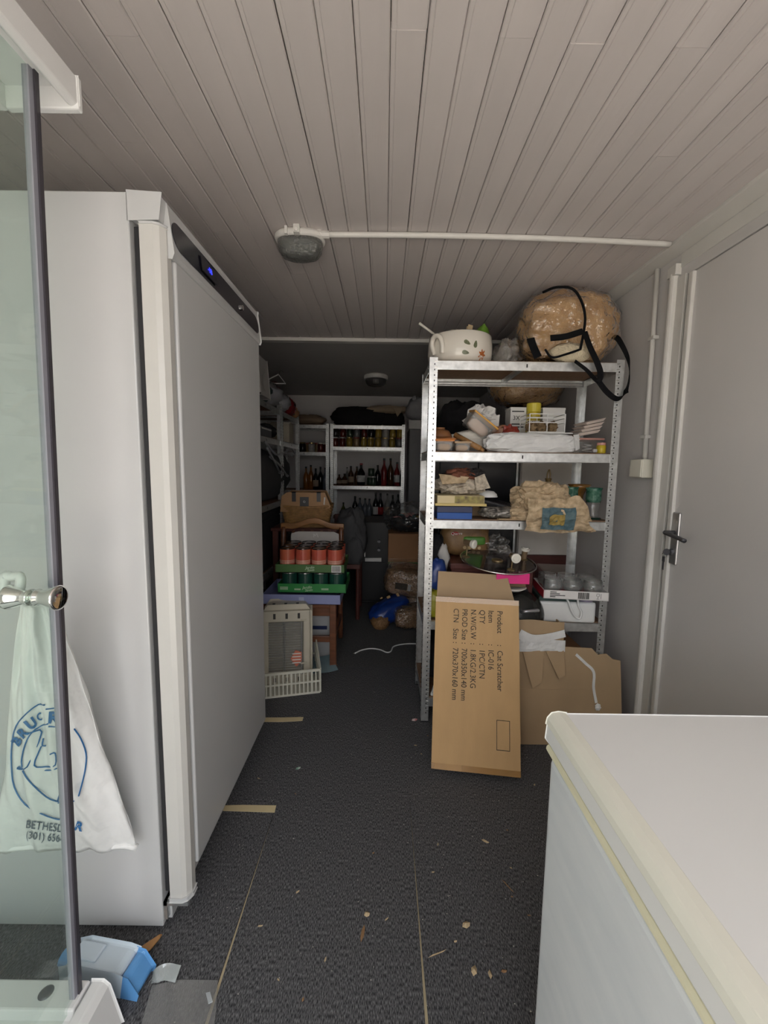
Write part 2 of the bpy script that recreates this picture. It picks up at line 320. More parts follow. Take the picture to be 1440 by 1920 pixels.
n = len(pill); sp = loc(obj('display_strip', B().add([onface(y, z, .002) for y, z in pill]+[onface(y, z, -.004) for y, z in pill], [tuple(range(n))]+[(i, (i+1) % n, (i+1) % n+n, i+n) for i in range(n)]), mat('dark_gloss', (.012, .012, .02), .15), hd))
md = frame(onface(1.27, zc, .004), (0, 1, 0), V((-.013, 0, .106)))
loc(obj('controller', B().box(-.05, .05, -.021, .021, 0, .003, md), BLACK_PLASTIC, sp, bevel=.001))
loc(text('-18', .022, frame(onface(1.255, zc, .0085), (0, 1, 0), V((-.013, 0, .106))), mat('blue_digits', (.02, .03, 1.0), .4, emit=4, var=0), sp, 'digits'))
loc(obj('lock_button', B().cyl(onface(1.55, zc, .0), onface(1.55, zc, .009), .009), CHROME, sp))
dd = loc(obj('door', B().box(-.574, -.519, FY0+.052, FY1, .155, FH-.125), FRIDGE_WHITE, fr, bevel=.006, seg=3))
col = [(-.578, FY0+.002), (-.545, FY0+.002), (-.533, FY0+.008), (-.524, FY0+.022), (-.524, FY0+.044), (-.578, FY0+.044)]
loc(obj('handle', B().prism(col, .098, FH-.068, 'z').prism([(-.574, FY0+.044), (-.532, FY0+.044), (-.532, FY0+.058), (-.574, FY0+.058)], .16, FH-.128, 'z'), mat('handle_enamel', (.58, .57, .54), .3, var=.02), dd, bevel=.002))
loc(obj('end_cap', B().prism([(a-.0015 if a < -.55 else a+.002, c-.0015 if c < FY0+.02 else c) for a, c in col], .086, .1, 'z'), FRIDGE_WHITE, dd, bevel=.002)); loc(obj('end_cap', B().prism(col, FH-.068, FH-.062, 'z'), FRIDGE_WHITE, dd, bevel=.002))
loc(obj('gasket', B().box(-.594, -.577, FY0+.012, FY1-.01, .11, FH-.07), BLACK_RUBBER, dd))
loc(obj('hinge_bracket', B().box(FB, -.53, FY0+.004, FY0+.06, .072, .084).box(FB, -.588, FY0+.004, FY0+.06, .03, .084).cyl((-.56, FY0+.03, .06), (-.56, FY0+.03, .088), .008), GALV, fr))
loc(obj('kick_plate', B().box(FB, -.583, FY0+.02, FY1-.02, .015, .075), FRIDGE_WHITE, fr, bevel=.002))
# ================================================================ CHEST FREEZER
cf = T('chest_freezer', 'white chest freezer with a cream lid edge in the right foreground', 'freezer', (.65, .22, 0)); co_ = V((.65, .22, 0))
def lc(o):
    if o.parent is cf: o.location = o.location-co_
    return o
CY0, CY1, CX1 = -.24, .70, 1.0
lc(obj('cabinet', B().box(.304, CX1, CY0, CY1-.004, .03, .786), mat('freezer_enamel', (.74, .76, .77), .35, col2=(.66, .69, .71), vs=4, stretch=(1, 1.5, 6)), cf, bevel=.012, seg=3))
lc(obj('foot', B().box(.34, CX1-.03, CY0+.03, CY1-.04, 0, .03), BLACK_PLASTIC, cf))
ld = lc(obj('lid', B().prism([(.318, .861), (.305, .855), (.299, .84), (.297, .815), (.305, .804), (CX1, .804), (CX1, .861)], CY0, CY1, 'y'), mat('lid_white', (.74, .74, .725), .4, var=.03, vs=2), cf, bevel=.0015))
lc(obj('lid_edge', B().prism([(.332, .8625), (.318, .8645), (.306, .862), (.299, .853), (.297, .842), (.300, .840), (.306, .85), (.332, .858)], CY0, CY1+.001, 'y'), mat('cream_edge', (.76, .75, .655), .35, var=.02), ld, bevel=.0015))
lc(obj('lid_seal', B().cyl((.306, CY0, .797), (.306, CY1-.002, .797), .0078, n=10).box(.31, CX1, CY0, CY1-.01, .786, .804), mat('yellowed_seal', (.76, .72, .52), .4, var=.08, vs=12), ld, smooth=False))
# ================================================================ GLASS CUBICLE at the left
sh = T('glass_cubicle', 'white framed glass cubicle with a chrome knob at the left edge', 'glass cubicle', (-.9, .4, 0)); so = V((-.9, .4, 0))
def ls(o):
    if o.parent is sh: o.location = o.location-so
    return o
CUB = mat('cubicle_white', (.80, .80, .79), .25, var=.02)
ls(obj('top_rail', B().prism([(-.586, 2.014), (-.586, 1.966), (-.596, 1.960), (-.606, 1.966), (-.612, 1.995), (-.72, 1.995), (-.72, 2.014)], -.2, .862, 'y'), CUB, sh, bevel=.003))
ls(obj('rail_cap', B().box(-.722, -.584, .858, .872, 1.957, 2.016), CUB, sh, bevel=.003))
ls(obj('side_rail', B().box(-1.27, -.72, .81, .865, 1.955, 2.014), CUB, sh, bevel=.003))
ls(obj('tray', B().prism([(-.592, 0), (-.618, .10), (-.63, .112), (-.655, .112), (-.66, .085), (-1.27, .085), (-1.27, 0)], -.2, .835, 'y'), CUB, sh, bevel=.004))
ls(obj('tray_end', B().box(-1.27, -.66, .78, .835, .08, .112), CUB, sh, bevel=.004))
GL = clear('green_glass', (.90, .955, .925), .05, (.62, .70, .66), .02, .9)
ga, gb = V((-.636, .805, 1.985)), V((-.676, .800, .10))
gd = ls(obj('glass_door', B().add([(ga.x-.003, -.15, ga.z), (ga.x+.003, -.15, ga.z), (ga.x+.003, ga.y, ga.z), (ga.x-.003, ga.y, ga.z), (gb.x-.003, -.15, gb.z), (gb.x+.003, -.15, gb.z), (gb.x+.003, gb.y, gb.z), (gb.x-.003, gb.y, gb.z)], [(0,1,2,3),(7,6,5,4),(0,4,5,1),(1,5,6,2),(2,6,7,3),(3,7,4,0)]), GL, sh))
SEAL = mat('grey_seal', (.30, .30, .34), .3, var=.06); 
ls(obj('edge_seal', B().tube([ga+V((0, .004, 0)), gb+V((0, .004, 0))], .0085, 4), SEAL, gd)); ls(obj('magnet_strip', B().tube([ga+V((.005, .012, 0)), gb+V((.005, .012, 0))], .0065, 4), mat('dark_seal', (.05, .045, .055), .4), gd))
kp = W(64, 1120, X=-.657); kr = [(.013, 0), (.0135, .004), (.011, .009), (.0115, .014), (.0135, .022), (.0165, .034), (.0195, .043), (.0195, .046), (.016, .0475)]
for s in (1, -1): ls(obj('knob', B().lathe(kr, 28, m=Matrix.Translation(kp+V((s*.004, 0, 0))) @ Matrix.Rotation(s*R(90), 4, 'Y') @ Matrix.Diagonal((1.2, 1.2, .95, 1))), CHROME, gd, smooth=True))
# ================================================================ STEEL RACKS
SLOT = mat('slot_shadow', (.02, .02, .02), .8)
def rack(label, x0, y0, w, d, h, levels, rz=0, group='galvanised racks', ridges=True):
    t = T('steel_rack', label, 'shelf rack', (x0, y0, 0), rz, group); F = .038; th = .0016
    for cx, sx in ((0, 1), (w, -1)):
        for cy, sy in ((0, 1), (d, -1)):
            b = B(); X = lambda u: cx+sx*u; Y = lambda u: cy+sy*u
            b.prism([(X(0), Y(0)), (X(F), Y(0)), (X(F), Y(th)), (X(th), Y(th)), (X(th), Y(F)), (X(0), Y(F))], .004, h, 'z')
            p = obj('post', b, GALV, t)
            s = B(); g = B(); z = .05
            while z < h-.02:
                e = -.0007*sy; s.cbox((X(.024), Y(0)+e, z), (.0045, .0012, .007)); s.cbox((X(0)-.0007*sx, Y(.024), z), (.0012, .0045, .007))
                if ridges: g.cbox((X(.0305), Y(0)+e*1.2, z+.012), (.013, .0022, .0022)); g.cbox((X(0)-.0009*sx, Y(.0305), z+.012), (.0022, .013, .0022))
                z += .025
            obj('slots', s, SLOT, p)['kind'] = 'stuff'
            if ridges: obj('pressed_tabs', g, CHROME, p)['kind'] = 'stuff'
            obj('post_foot', B().box(min(X(-.002), X(F)), max(X(-.002), X(F)), min(Y(-.002), Y(F)), max(Y(-.002), Y(F)), 0, .006), BLACK_PLASTIC, p)
    for z in levels:
        bd = obj('shelf_board', B().box(.004, w-.004, .016, d-.016, z-.006, z+.004), CHIPBOARD, t)
        for y, s in ((.002, 1), (d-.002, -1)):
            pr = [(0, -.042), (0, -.002), (.003, .0), (.014, 0), (.014, -.006), (.004, -.006), (.004, -.012), (.0025, -.016), (.004, -.02), (.004, -.026), (.0025, -.03), (.004, -.034), (.004, -.042)]
            b = B().prism([(y+s*a, z+c) for a, c in pr], .012, w-.012, 'x'); be = obj('beam', b, GALV, bd)
            obj('slot', B().cbox((w*.5, y-s*.0005, z-.02), (.006, .001, .016)), SLOT, be)
        for x, s in ((.003, 1), (w-.003, -1)): obj('beam', B().prism([(x+s*a, z+c) for a, c in ((0, -.04), (0, 0), (.012, 0), (.012, -.006), (.003, -.006), (.003, -.04))], .012, d-.012, 'y'), GALV, bd)
        obj('cross_bar', B().box(w/2-.012, w/2+.012, .01, d-.01, z-.022, z-.006), GALV, bd)
    return t
S1, S2, S3, S4, S5 = 1.797, 1.375, 1.047, .536, .129
rack('bright galvanised rack packed with kitchen things in front of the right wall', .205, 2.0, .91, .40, 1.806, [S1-.004, S2-.004, S3-.004, S4-.004, S5-.004])
rack('galvanised rack of jars and bottles against the back wall', -.655, 5.06, .90, .40, 1.80, [1.786, 1.53, 1.06, .655, .2], ridges=False)
rack('dim galvanised rack in the far left corner beside the jar rack', -1.27, 5.06, .60, .40, 1.80, [1.786, 1.46, 1.0, .5], ridges=False)
rack('dark rack along the left wall just behind the fridge', -.86, 2.62, .90, .40, 1.80, [1.75, 1.50, 1.0, .5], rz=R(90), ridges=False)
rack('dark rack along the left wall further back, full of hangers and cloth', -.86, 3.54, .70, .40, 1.80, [1.75, 1.50, 1.0, .5], rz=R(90), ridges=False)
# ================================================================ LARGE THINGS round the main rack
# carton that leans on the rack
bx0, bw, bh, bd_, by0 = .217, .368, .715, .08, 1.622
ba = R(18.0)
cb = T('cat_scratcher_carton', 'tall brown carton printed with product text, leaning on the bright rack', 'carton', (bx0, by0+.016, .0262), rot=(-ba, 0, R(-7.5)))
def face(nu=10, nv=14): # front panel, slightly dented
    return lambda u, v: (u*bw, -.002+.004*NZ((u*3, v*5, 1), 1, 2), v*bh)
obj('panel', B().grid(face(), 10, 14), CARD, cb, solid=.004)['label'] = 'front panel'
obj('panel', B().box(0, .004, .002, bd_, 0, bh), CARD, cb); obj('panel', B().box(bw-.004, bw, .002, bd_, 0, bh), CARD, cb); obj('panel', B().box(0, bw, bd_-.004, bd_, 0, bh-.004), CARD, cb)
obj('base_flap', B().box(.002, bw-.002, .002, bd_-.003, 0, .004), CARD_DULL, cb)
obj('top_flap', B().add([(.004, bd_-.006, bh-.004), (bw-.004, bd_-.006, bh-.004), (bw-.035, bd_+.012, bh+.118), (.008, bd_+.012, bh+.123), (.004, bd_-.002, bh-.004), (bw-.004, bd_-.002, bh-.004), (bw-.035, bd_+.016, bh+.118), (.008, bd_+.016, bh+.123)], [(0,1,2,3),(7,6,5,4),(0,4,5,1),(1,5,6,2),(2,6,7,3),(3,7,4,0)]), CARD_DULL, cb)
obj('top_flap', B().box(.004, bw-.004, .002, bd_-.01, bh-.006, bh-.002), CARD, cb)
obj('tape', B().box(.0, bw, -.0065, -.005, bh-.022, bh+.0005).box(0, bw, -.006, bd_*.5, bh+.0, bh+.001), clear('parcel_tape', (.95, .89, .78), .12, (.55, .40, .2), .25, 1.4), cb)
obj('tape', B().box(.0, bw, -.0065, -.005, 0, .024), MATS['parcel_tape'], cb)
lines = ['Product', 'Item', 'QTY', 'N.W/G.W', 'PROD Size', 'CTN   Size']; vals = ['Cat Scratcher', 'IC-016', '1PC/CTN', '1.8KG/2.3KG', '700x350x140 mm', '720x370x160 mm']
for i, (a, v) in enumerate(zip(lines, vals)):
    xx = .284-i*.0385; zz = bh-.048; F = lambda z: frame((xx, -.0068, z), (0, 0, -1), (1, 0, 0))
    text(a, .034, F(zz), INK, cb, sx=.88); text(':', .034, F(zz-.145), INK, cb); text(v, .034, F(zz-.17), INK, cb, sx=.88)
fb = B()
for q in ((.27, .325, .096, .098), (.27, .325, .212, .214), (.27, .272, .096, .214), (.323, .325, .096, .214)): fb.box(q[0], q[1], -.0072, -.0066, q[2], q[3])
obj('print_frame', fb, INK, cb)
# flattened carton against the foot of the rack
fc = T('flattened_carton', 'flattened dull cardboard sheet standing against the foot of the bright rack', 'cardboard', (.60, 1.835, 0), rot=(-R(9), 0, R(-1)))
out = [(0, 0), (.54, .006), (.535, .40), (.50, .405), (.47, .43), (.43, .425), (.40, .455), (.24, .46), (.20, .44), (0, .45)]
obj('sheet', B().prism(out, 0, .007, 'y'), CARD_DULL, fc); obj('crease', B().box(0, .5, -.0012, 0, .255, .259), CARD_DULL, fc)
tb = T('taped_carton', 'open carton with white tape and a black pan lid in it beside the product carton', 'carton', (.62, 1.898, .30), rot=(-R(1), 0, 0))
obj('panel', B().grid(lambda u, v: (u*.245+.0, .004*NZ((u*4, v*4, 0), 1, 5), -.298+v*.578+.006*v*math.sin(u*5)), 10, 12), CARD_DULL, tb, solid=.004)
obj('panel', B().box(.24, .245, 0, .085, -.298, .26), CARD_DULL, tb); obj('panel', B().box(0, .245, .082, .087, -.298, .22), CARD_DULL, tb)
obj('top_flap', B().add([(.05, -.008, .13), (.15, -.008, .14), (.135, -.04, .0), (.09, -.045, -.03), (.05, -.011, .13), (.15, -.011, .14), (.135, -.043, .0), (.09, -.048, -.03)], [(0,1,2,3),(7,6,5,4),(0,4,5,1),(1,5,6,2),(2,6,7,3),(3,7,4,0)]), CARD_DULL, tb)
obj('top_flap', B().add([(.16, -.008, .135), (.245, -.008, .14), (.245, -.035, .03), (.215, -.038, .015), (.16, -.011, .135), (.245, -.011, .14), (.245, -.038, .03), (.215, -.041, .015)], [(0,1,2,3),(7,6,5,4),(0,4,5,1),(1,5,6,2),(2,6,7,3),(3,7,4,0)]), CARD_DULL, tb)
TAPE = mat('white_tape', (.80, .80, .78), .3, var=.12, vs=25, bump=.3, bs=30)
obj('tape', B().grid(lambda u, v: (u*.25-.0, -.010+.005*NZ((u*9, v*3, 0), 1, 4), .135+v*.055+.006*NZ((u*6, 1, 0), 1, 8)), 24, 4), TAPE, tb, solid=.002)
obj('tape', B().strap([(.03, -.012, .225), (.09, -.014, .20), (.16, -.014, .205), (.245, -.012, .225)], (0, 0, 1), .036, .002, 8), TAPE, tb); obj('tape', B().add([(.02, -.014, .20), (.045, -.014, .235), (.085, -.016, .205), (.05, -.016, .18)], [(0, 1, 2, 3)]), TAPE, tb, solid=.002)
pa = [(lambda p: W(x, y, Y=1.826+p.z*.158))(W(x, y, Y=1.88)) for x, y in ((1080, 1227), (1097, 1243), (1113, 1260), (1113, 1290), (1118, 1318))]
rb = obj('tape_ribbon', B().strap(pa, (1, .2, .5), .013, .002, 8), TAPE); tag(rb, 'white tape end trailing down over the flattened cardboard sheet', 'tape')
pe = W(1121, 1326, Y=1.848); obj('knot', B().blob((pe.x, pe.y, pe.z), (.014, .008, .016), 3, .35, 3, 12, 8), TAPE, rb)
pc = W(985, 1165, Y=1.95); pn = T('pan_lid', 'black domed pan lid poking out of the taped carton', 'pan lid', (pc.x+.0, 1.965, .60), rot=(R(66), 0, R(14)))
obj('dome', B().lathe([(.10, 0), (.103, .006), (.088, .022), (.05, .036), (.0, .042)], 32), mat('black_enamel', (.018, .018, .016), .15), pn, smooth=True)
obj('handle', B().tube([(-.04, 0, .036), (-.03, 0, .062), (.03, 0, .062), (.04, 0, .036)], .009, 8), mat('grey_metal', (.5, .5, .52), .3, metal=.8), pn, smooth=True)
# cabinets that stand behind the rack
wc = T('white_cabinet', 'plain white cabinet in the corner behind the bright rack', 'cabinet', (1.03, 2.83, 0))
obj('body', B().box(-.17, .17, -.2, .2, .745, 1.40), mat('cabinet_white', (.70, .65, .58), .5, var=.04), wc, bevel=.004); obj('door', B().box(-.168, .168, -.216, -.201, .75, 1.395), MATS['cabinet_white'], wc, bevel=.004)
obj('plinth', B().box(-.175, .18, -.21, .2, 0, .745), mat('dark_red_wood', (.11, .03, .022), .45, var=.3, vs=9, stretch=(1, 1, 6)), wc)
bc = T('black_cabinet', 'tall black glossy cabinet with a steel edge behind the bright rack', 'cabinet', (.60, 2.86, 0))
obj('body', B().box(-.25, .24, -.2, .22, 0, 1.42), mat('black_gloss', (.012, .012, .014), .25), bc, bevel=.003)
for a in (-.246, -.002): obj('door', B().box(a, a+.236, -.216, -.2, .02, 1.41), MATS['black_gloss'], bc, bevel=.003)
obj('edge_strip', B().box(.236, .248, -.22, -.2, .0, 1.42), GALV, bc)
# ================================================================ TOP SHELF
pot = T('casserole', 'white ceramic casserole with printed leaves and an orange flower on the rack top', 'pot', (.375, 2.185, S1))
PR = [(0, 0), (.125, 0), (.14, .006), (.156, .03), (.161, .06), (.160, .10), (.156, .142), (.152, .146), (.148, .142), (.152, .10), (.15, .05), (.13, .02), (0, .016)]
def pr_at(z):
    pts = PR[1:7]
    for (r0, z0), (r1, z1) in zip(pts, pts[1:]):
        if z0 <= z <= z1: return r0+(r1-r0)*(z-z0)/max(1e-6, z1-z0)
    return .156
CERAM = mat('white_ceramic', (.80, .755, .67), .12, var=.04, vs=6, coat=.4)
obj('bowl', B().lathe(PR, 48), CERAM, pot, smooth=True)
def decal(name, outline, ac, zc, rot, material):
    """flat print wrapped on the side of the pot; outline in metres"""
    c, s = math.cos(rot), math.sin(rot); vs = []
    for u, v in outline:
        uu, vv = u*c-v*s, u*s+v*c; z = zc+vv; r = pr_at(z)+.0008; a = ac+uu/r; vs.append((r*math.cos(a), r*math.sin(a), z))
    n = len(vs); r = pr_at(zc)+.001; vs.append((r*math.cos(ac), r*math.sin(ac), zc))
    return obj(name, B().add(vs, [(i, (i+1) % n, n) for i in range(n)]), material, pot)
leaf = [(.016*math.cos(a)*(1 if math.cos(a) < 0 else 1.15), .009*math.sin(a)*(1-.35*math.cos(a))) for a in [i*math.pi/8 for i in range(16)]]
LG = mat('leaf_print', (.20, .22, .12), .25, var=.5, vs=160)
for a, z, r in ((R(-88), .085, R(-30)), (R(-73), .078, R(80)), (R(-90), .040, R(-10))): decal('leaf_print', leaf, a, z, r, LG)
flo = [(.022*(.75+.25*math.cos(7*a))*math.cos(a), .026*(.75+.25*math.cos(7*a))*math.sin(a)) for a in [i*math.pi/28 for i in range(56)]]
decal('flower_print', flo, R(-58), .036, 0, mat('orange_print', (.55, .16, .035), .3, var=.3, vs=120))
def handle(sa):
    P = []
    for da, z, o in ((-.16, .045, 0), (-.19, .085, .010), (-.13, .115, .017), (0, .125, .02), (.13, .115, .017), (.19, .085, .010), (.16, .045, 0)):
        a = R(sa)+da; r = pr_at(min(.14, z))+o; P.append((r*math.cos(a), r*math.sin(a), z))
    obj('handle', B().tube(P, .012, 10), CERAM, pot, smooth=True)
handle(-140); handle(40)
def stick(name, a, b, r, material, label, cat, part=None, r1=None):
    o = T(name, label, cat, a); d = V(b)-V(a); obj('shaft', B().cyl((0, 0, 0), d, r, r1, 10), material, o, smooth=True); return o, d
PALE_WOOD = mat('pale_wood', (.66, .50, .30), .55, var=.2, vs=8, stretch=(6, 6, 1))
sp_, d = stick('spatula', (.33, 2.17, 1.90), W(786, 606, Y=2.13), .0045, mat('ivory_plastic', (.74, .72, .64), .4), 'ivory plastic spatula sticking out of the white casserole to the left', 'spatula')
obj('grip', B().cyl(d*.55, d*1.0, .0055, .0065, 10), MATS['ivory_plastic'], sp_, smooth=True); obj('blade', B().box(-.02, .06, -.02, .02, -.03, -.026), MATS['ivory_plastic'], sp_)
bo = T('wooden_bowl', 'small round pale wooden bowl resting in the white casserole', 'bowl', (.335, 2.19, 1.915), rot=(R(4), R(-6), 0)); obj('bowl', B().lathe([(0, 0), (.045, 0), (.072, .03), (.074, .052), (.070, .052), (.066, .034), (.0, .01)], 32), PALE_WOOD, bo, smooth=True); obj('cloth', B().blob((.01, -.01, .045), (.06, .055, .022), 4, .2, 3, 16, 10), mat('cream_cloth', (.70, .64, .52), .9), bo, smooth=True)
bk = T('wooden_tongs', 'pale wooden block handle standing up in the white casserole', 'utensil', (.405, 2.17, 1.905), rot=(0, R(10), R(15))); obj('blade', B().box(-.013, .013, -.006, .0, 0, .105), PALE_WOOD, bk, bevel=.002); obj('spring', B().box(-.013, .013, -.006, .014, 0, .012), PALE_WOOD, bk, bevel=.002); obj('blade', B().box(-.013, .013, .008, .014, 0, .10), PALE_WOOD, bk, bevel=.002)
gm = T('green_scoop', 'bright green leaf shaped scoop sticking out of the white casserole', 'scoop', (.455, 2.17, 1.90), rot=(R(-12), R(8), R(-10))); GRN = mat('lime_green', (.16, .34, .035), .4, var=.2, vs=20)
obj('blade', B().grid(lambda u, v: ((u-.5)*.12*(1-v)**.35*(v*4+.5 if v < .12 else 1)+.02*v, .035*((u-.5)*2)**2+.01*v, v*.135), 10, 12), GRN, gm, solid=.004, smooth=True); obj('stem', B().cyl((0, .004, -.05), (0, .004, .02), .008), GRN, gm)
FILM = clear('clear_film', (.985, .98, .97), .05, (.75, .7, .62), .12, 3.6, 1.0, 30)
MILKF = clear('cloudy_film', (.93, .92, .9), .38, (.50, .47, .43), .15, 2.0, .6, 24)
fb_ = T('film_bundle', 'crumpled clear film between the casserole and the fleece bag', 'plastic film', (.615, 2.2, S1)); obj('film', B().blob((0, 0, .065), (.07, .08, .085), 6, .4, 2.0, 30, 20, 2, 0.0, ridge=.3), MILKF, fb_, smooth=True); obj('inner_fold', B().blob((.01, -.02, .05), (.05, .05, .06), 8, .4, 3, 20, 14, 2, .0, ridge=.5), FILM, fb_)
# fleece in a clear zip bag with black webbing
fz = T('fleece_bag', 'clear plastic bag of tan fleece with black straps on the rack top', 'bag', (.905, 2.19, S1))
FLE = mat('tan_fleece', (.68, .43, .20), .95, col2=(.50, .29, .12), vs=14, bump=.9, bs=70)
def fleece(sc): return lambda: None
obj('fleece', B().blob((.01, .0, .198), (.238, .158, .180), 11, .10, 2.2, 56, 36, 2.5, .004, ridge=.28), FLE, fz, smooth=True)
obj('clear_cover', B().blob((.005, 0, .198), (.246, .166, .187), 11, .10, 2.2, 56, 36, 2.55, .001, ridge=.32), FILM, fz)
obj('cream_lining', B().blob((-.03, -.150, .045), (.10, .035, .045), 5, .25, 3, 20, 12, 2, .002, ridge=.3), mat('cream_fur', (.70, .60, .42), .9, bump=.8, bs=90), fz, smooth=True)
WEB = mat('black_webbing', (.006, .006, .007), .8, spec=.15)
fo2 = V((.905, 2.19, S1)); q = lambda x, y, Y: W(x, y, Y=Y)-fo2
obj('piping', B().tube([q(1018, 548, 2.08), q(1042, 539, 2.03), q(1072, 541, 2.02), q(1089, 562, 2.01), q(1097, 593, 2.0), q(1094, 625, 2.0), q(1088, 655, 2.0)], .006, 8), WEB, fz, smooth=True)
obj('piping', B().tube([q(1088, 655, 2.0), q(1062, 664, 1.99), q(1035, 670, 2.0), q(1022, 655, 2.01)], .005, 8), WEB, fz, smooth=True)
obj('strap', B().strap([q(1032, 634, 1.99), q(1060, 631, 1.985), q(1093, 621, 1.985)], (0, .1, 1), .028), WEB, fz)
obj('strap', B().strap([q(995, 634, 2.03), q(1000, 650, 2.015), q(1009, 670, 2.01)], (1, 0, .1), .036), WEB, fz)
obj('strap', B().strap([q(1096, 622, 1.985), q(1106, 650, 1.98), q(1118, 676, 1.975), q(1126, 700, 1.975), q(1120, 714, 1.972), q(1100, 694, 1.972), q(1078, 677, 1.975)], (1, .1, .25), .026, twist=lambda t: .5*t), WEB, fz)
obj('strap', B().strap([q(1120, 712, 1.97), q(1138, 735, 1.97), q(1157, 748, 1.97), q(1172, 738, 1.98), q(1180, 708, 1.99), q(1177, 672, 2.0), q(1162, 640, 2.06), q(1152, 630, 2.12)], (.5, .1, 1), .024, twist=lambda t: .9*math.sin(t*3.1)), WEB, fz)
# ================================================================ SHELF 2
q = lambda x, y, Y: W(x, y, Y=Y)
tub_c = clear('clear_plastic', (.93, .93, .92), .16, (.6, .58, .55), .12, 1.2)
ORANGE = mat('orange_plastic', (.62, .21, .035), .4, var=.08); AMBER = mat('amber_lid', (.70, .37, .08), .4, var=.06)
def tub(name, label, loc, w, d, h, lidmat, rot=(0, 0, 0), fill=None):
    t = T(name, label, 'container', loc, rot=rot)
    obj('tub', B().add([(-w*.44, -d*.44, 0), (w*.44, -d*.44, 0), (w*.44, d*.44, 0), (-w*.44, d*.44, 0), (-w/2, -d/2, h), (w/2, -d/2, h), (w/2, d/2, h), (-w/2, d/2, h)], [(0,3,2,1),(0,1,5,4),(1,2,6,5),(2,3,7,6),(3,0,4,7)]), tub_c, t, bevel=.006)
    obj('lid', B().box(-w/2-.004, w/2+.004, -d/2-.004, d/2+.004, h, h+.009), lidmat, t, bevel=.003)
    if fill: obj('contents', B().blob((0, 0, h*.42), (w*.40, d*.40, h*.38), 3, .15, 3, 16, 10, 3), fill, t, smooth=True)
    return t
TANF = mat('tan_contents', (.46, .27, .13), .8); PINKF = mat('pinkish_contents', (.62, .47, .38), .8)
tub('food_tub', 'orange lidded tub at the left end of the second shelf', (.287, 2.055, S2), .085, .11, .046, ORANGE, fill=TANF); tub('food_tub', 'small clear tub with a tan lid beside the rolling pin', (.375, 2.05, S2), .075, .09, .038, mat('tan_lid', (.5, .34, .2), .5), fill=TANF)
tub('food_tub', 'flat orange lidded tub stacked second from the left post', (.30, 2.19, S2), .13, .14, .062, ORANGE, fill=TANF)
br = T('brown_bowl', 'brown clay bowl upside down on the orange lidded tub', 'bowl', (.283, 2.16, S2+.071)); obj('bowl', B().lathe([(.062, 0), (.06, .014), (.045, .036), (.02, .046), (0, .047)], 28), mat('brown_clay', (.30, .13, .05), .5, var=.2), br, smooth=True); obj('foot_ring', B().lathe([(.024, .042), (.026, .052), (.02, .052)], 20), MATS['brown_clay'], br)
rp, d = stick('rolling_pin', (.468, 2.045, S2+.014), q(853, 815, 2.12), .0135, mat('beech', (.42, .22, .08), .5, var=.25, vs=9, stretch=(8, 8, 1)), 'brown wooden stick slanting across the second shelf', 'rolling pin'); obj('grip', B().cyl(d*-.12, d*0, .008, .010), MATS['beech'], rp, smooth=True)
wt = T('white_cloth', 'folded white cloth lying behind the wooden stick', 'cloth', (.415, 2.22, S2)); CLW = mat('white_cotton', (.72, .69, .63), .9, var=.1, bump=.4, bs=60); obj('fold', B().blob((0, 0, .04), (.125, .10, .052), 14, .22, 2.2, 30, 18, 2.4, 0, ridge=.4), CLW, wt, smooth=True); obj('fold', B().blob((.03, -.03, .085), (.08, .06, .03), 16, .25, 2.2, 24, 14, 2.2, ridge=.4), CLW, wt, smooth=True)
tub('tilted_tub', 'clear tub with an amber lid tipped on its corner on the second shelf', q(889, 818, 2.12)+V((0, .02, .02)), .145, .12, .075, AMBER, (R(8), R(36), R(6)), PINKF)
pb = T('paper_bag', 'crumpled white paper bag behind the amber lidded tub', 'paper bag', (.515, 2.27, S2+.09)); obj('paper', B().blob((0, 0, .085), (.075, .06, .075), 21, .4, 2.4, 22, 14, 2, ridge=.7), PAPER_WHITE, pb); obj('torn_edge', B().add([(.03, -.06, .03), (.08, -.06, .04), (.085, -.055, .11), (.045, -.05, .10)], [(0, 1, 2, 3)]), PAPER_WHITE, pb, solid=.002)
st = T('cardboard_tray', 'plain box holding up the paper bag at the back of the second shelf', 'box', (.53, 2.28, S2)); obj('body', B().box(-.09, .09, -.07, .08, 0, .085), CARD_DULL, st, bevel=.003); obj('lid', B().box(-.092, .092, -.072, .082, .075, .09), CARD_DULL, st, bevel=.002)
for i, (x, y, Y, c, nm, lb) in enumerate(((940, 800, 2.12, (.30, .13, .07), 'brown', 'brown crumpled snack packet'), (956, 801, 2.09, (.28, .035, .02), 'red', 'small red snack packet'), (945, 822, 2.06, (.56, .50, .42), 'grey', 'small beige packet'))):
    p = q(x, y, Y); t = T('snack_packet', lb+' wedged between the tub and the wire basket', 'packet', (p.x, Y, S2+(.028 if i < 2 else 0)), group='packets on the second shelf'); M_ = mat('packet_'+nm, c, .4, var=.4, vs=30)
    h = max(.02, (p.z-S2)*.40); obj('pouch', B().blob((0, 0, h), (.045, .03, h), 30+i, .35, 2.6, 16, 10, 2.4, 0, ridge=.2), M_, t); obj('seal', B().box(-.03, .03, -.004, .0, h*1.5, h*1.5+.02), M_, t)
WRAP = mat('white_wrap', (.74, .74, .73), .3, var=.12, vs=14, bump=.5, bs=22)
wp = T('wrapped_package', 'long white plastic wrapped package along the front of the second shelf', 'package', (.715, 2.065, S2)); obj('wrap', B().blob((0, 0, .044), (.222, .058, .050), 41, .12, 3, 44, 18, 3.4, 0, ridge=.6), WRAP, wp); obj('end_fold', B().add([(.19, -.045, .085), (.222, -.03, .09), (.225, -.04, .02), (.20, -.058, .01)], [(0, 1, 2, 3)]), WRAP, wp, solid=.002)
WIRE = mat('white_wire', (.78, .78, .76), .35)
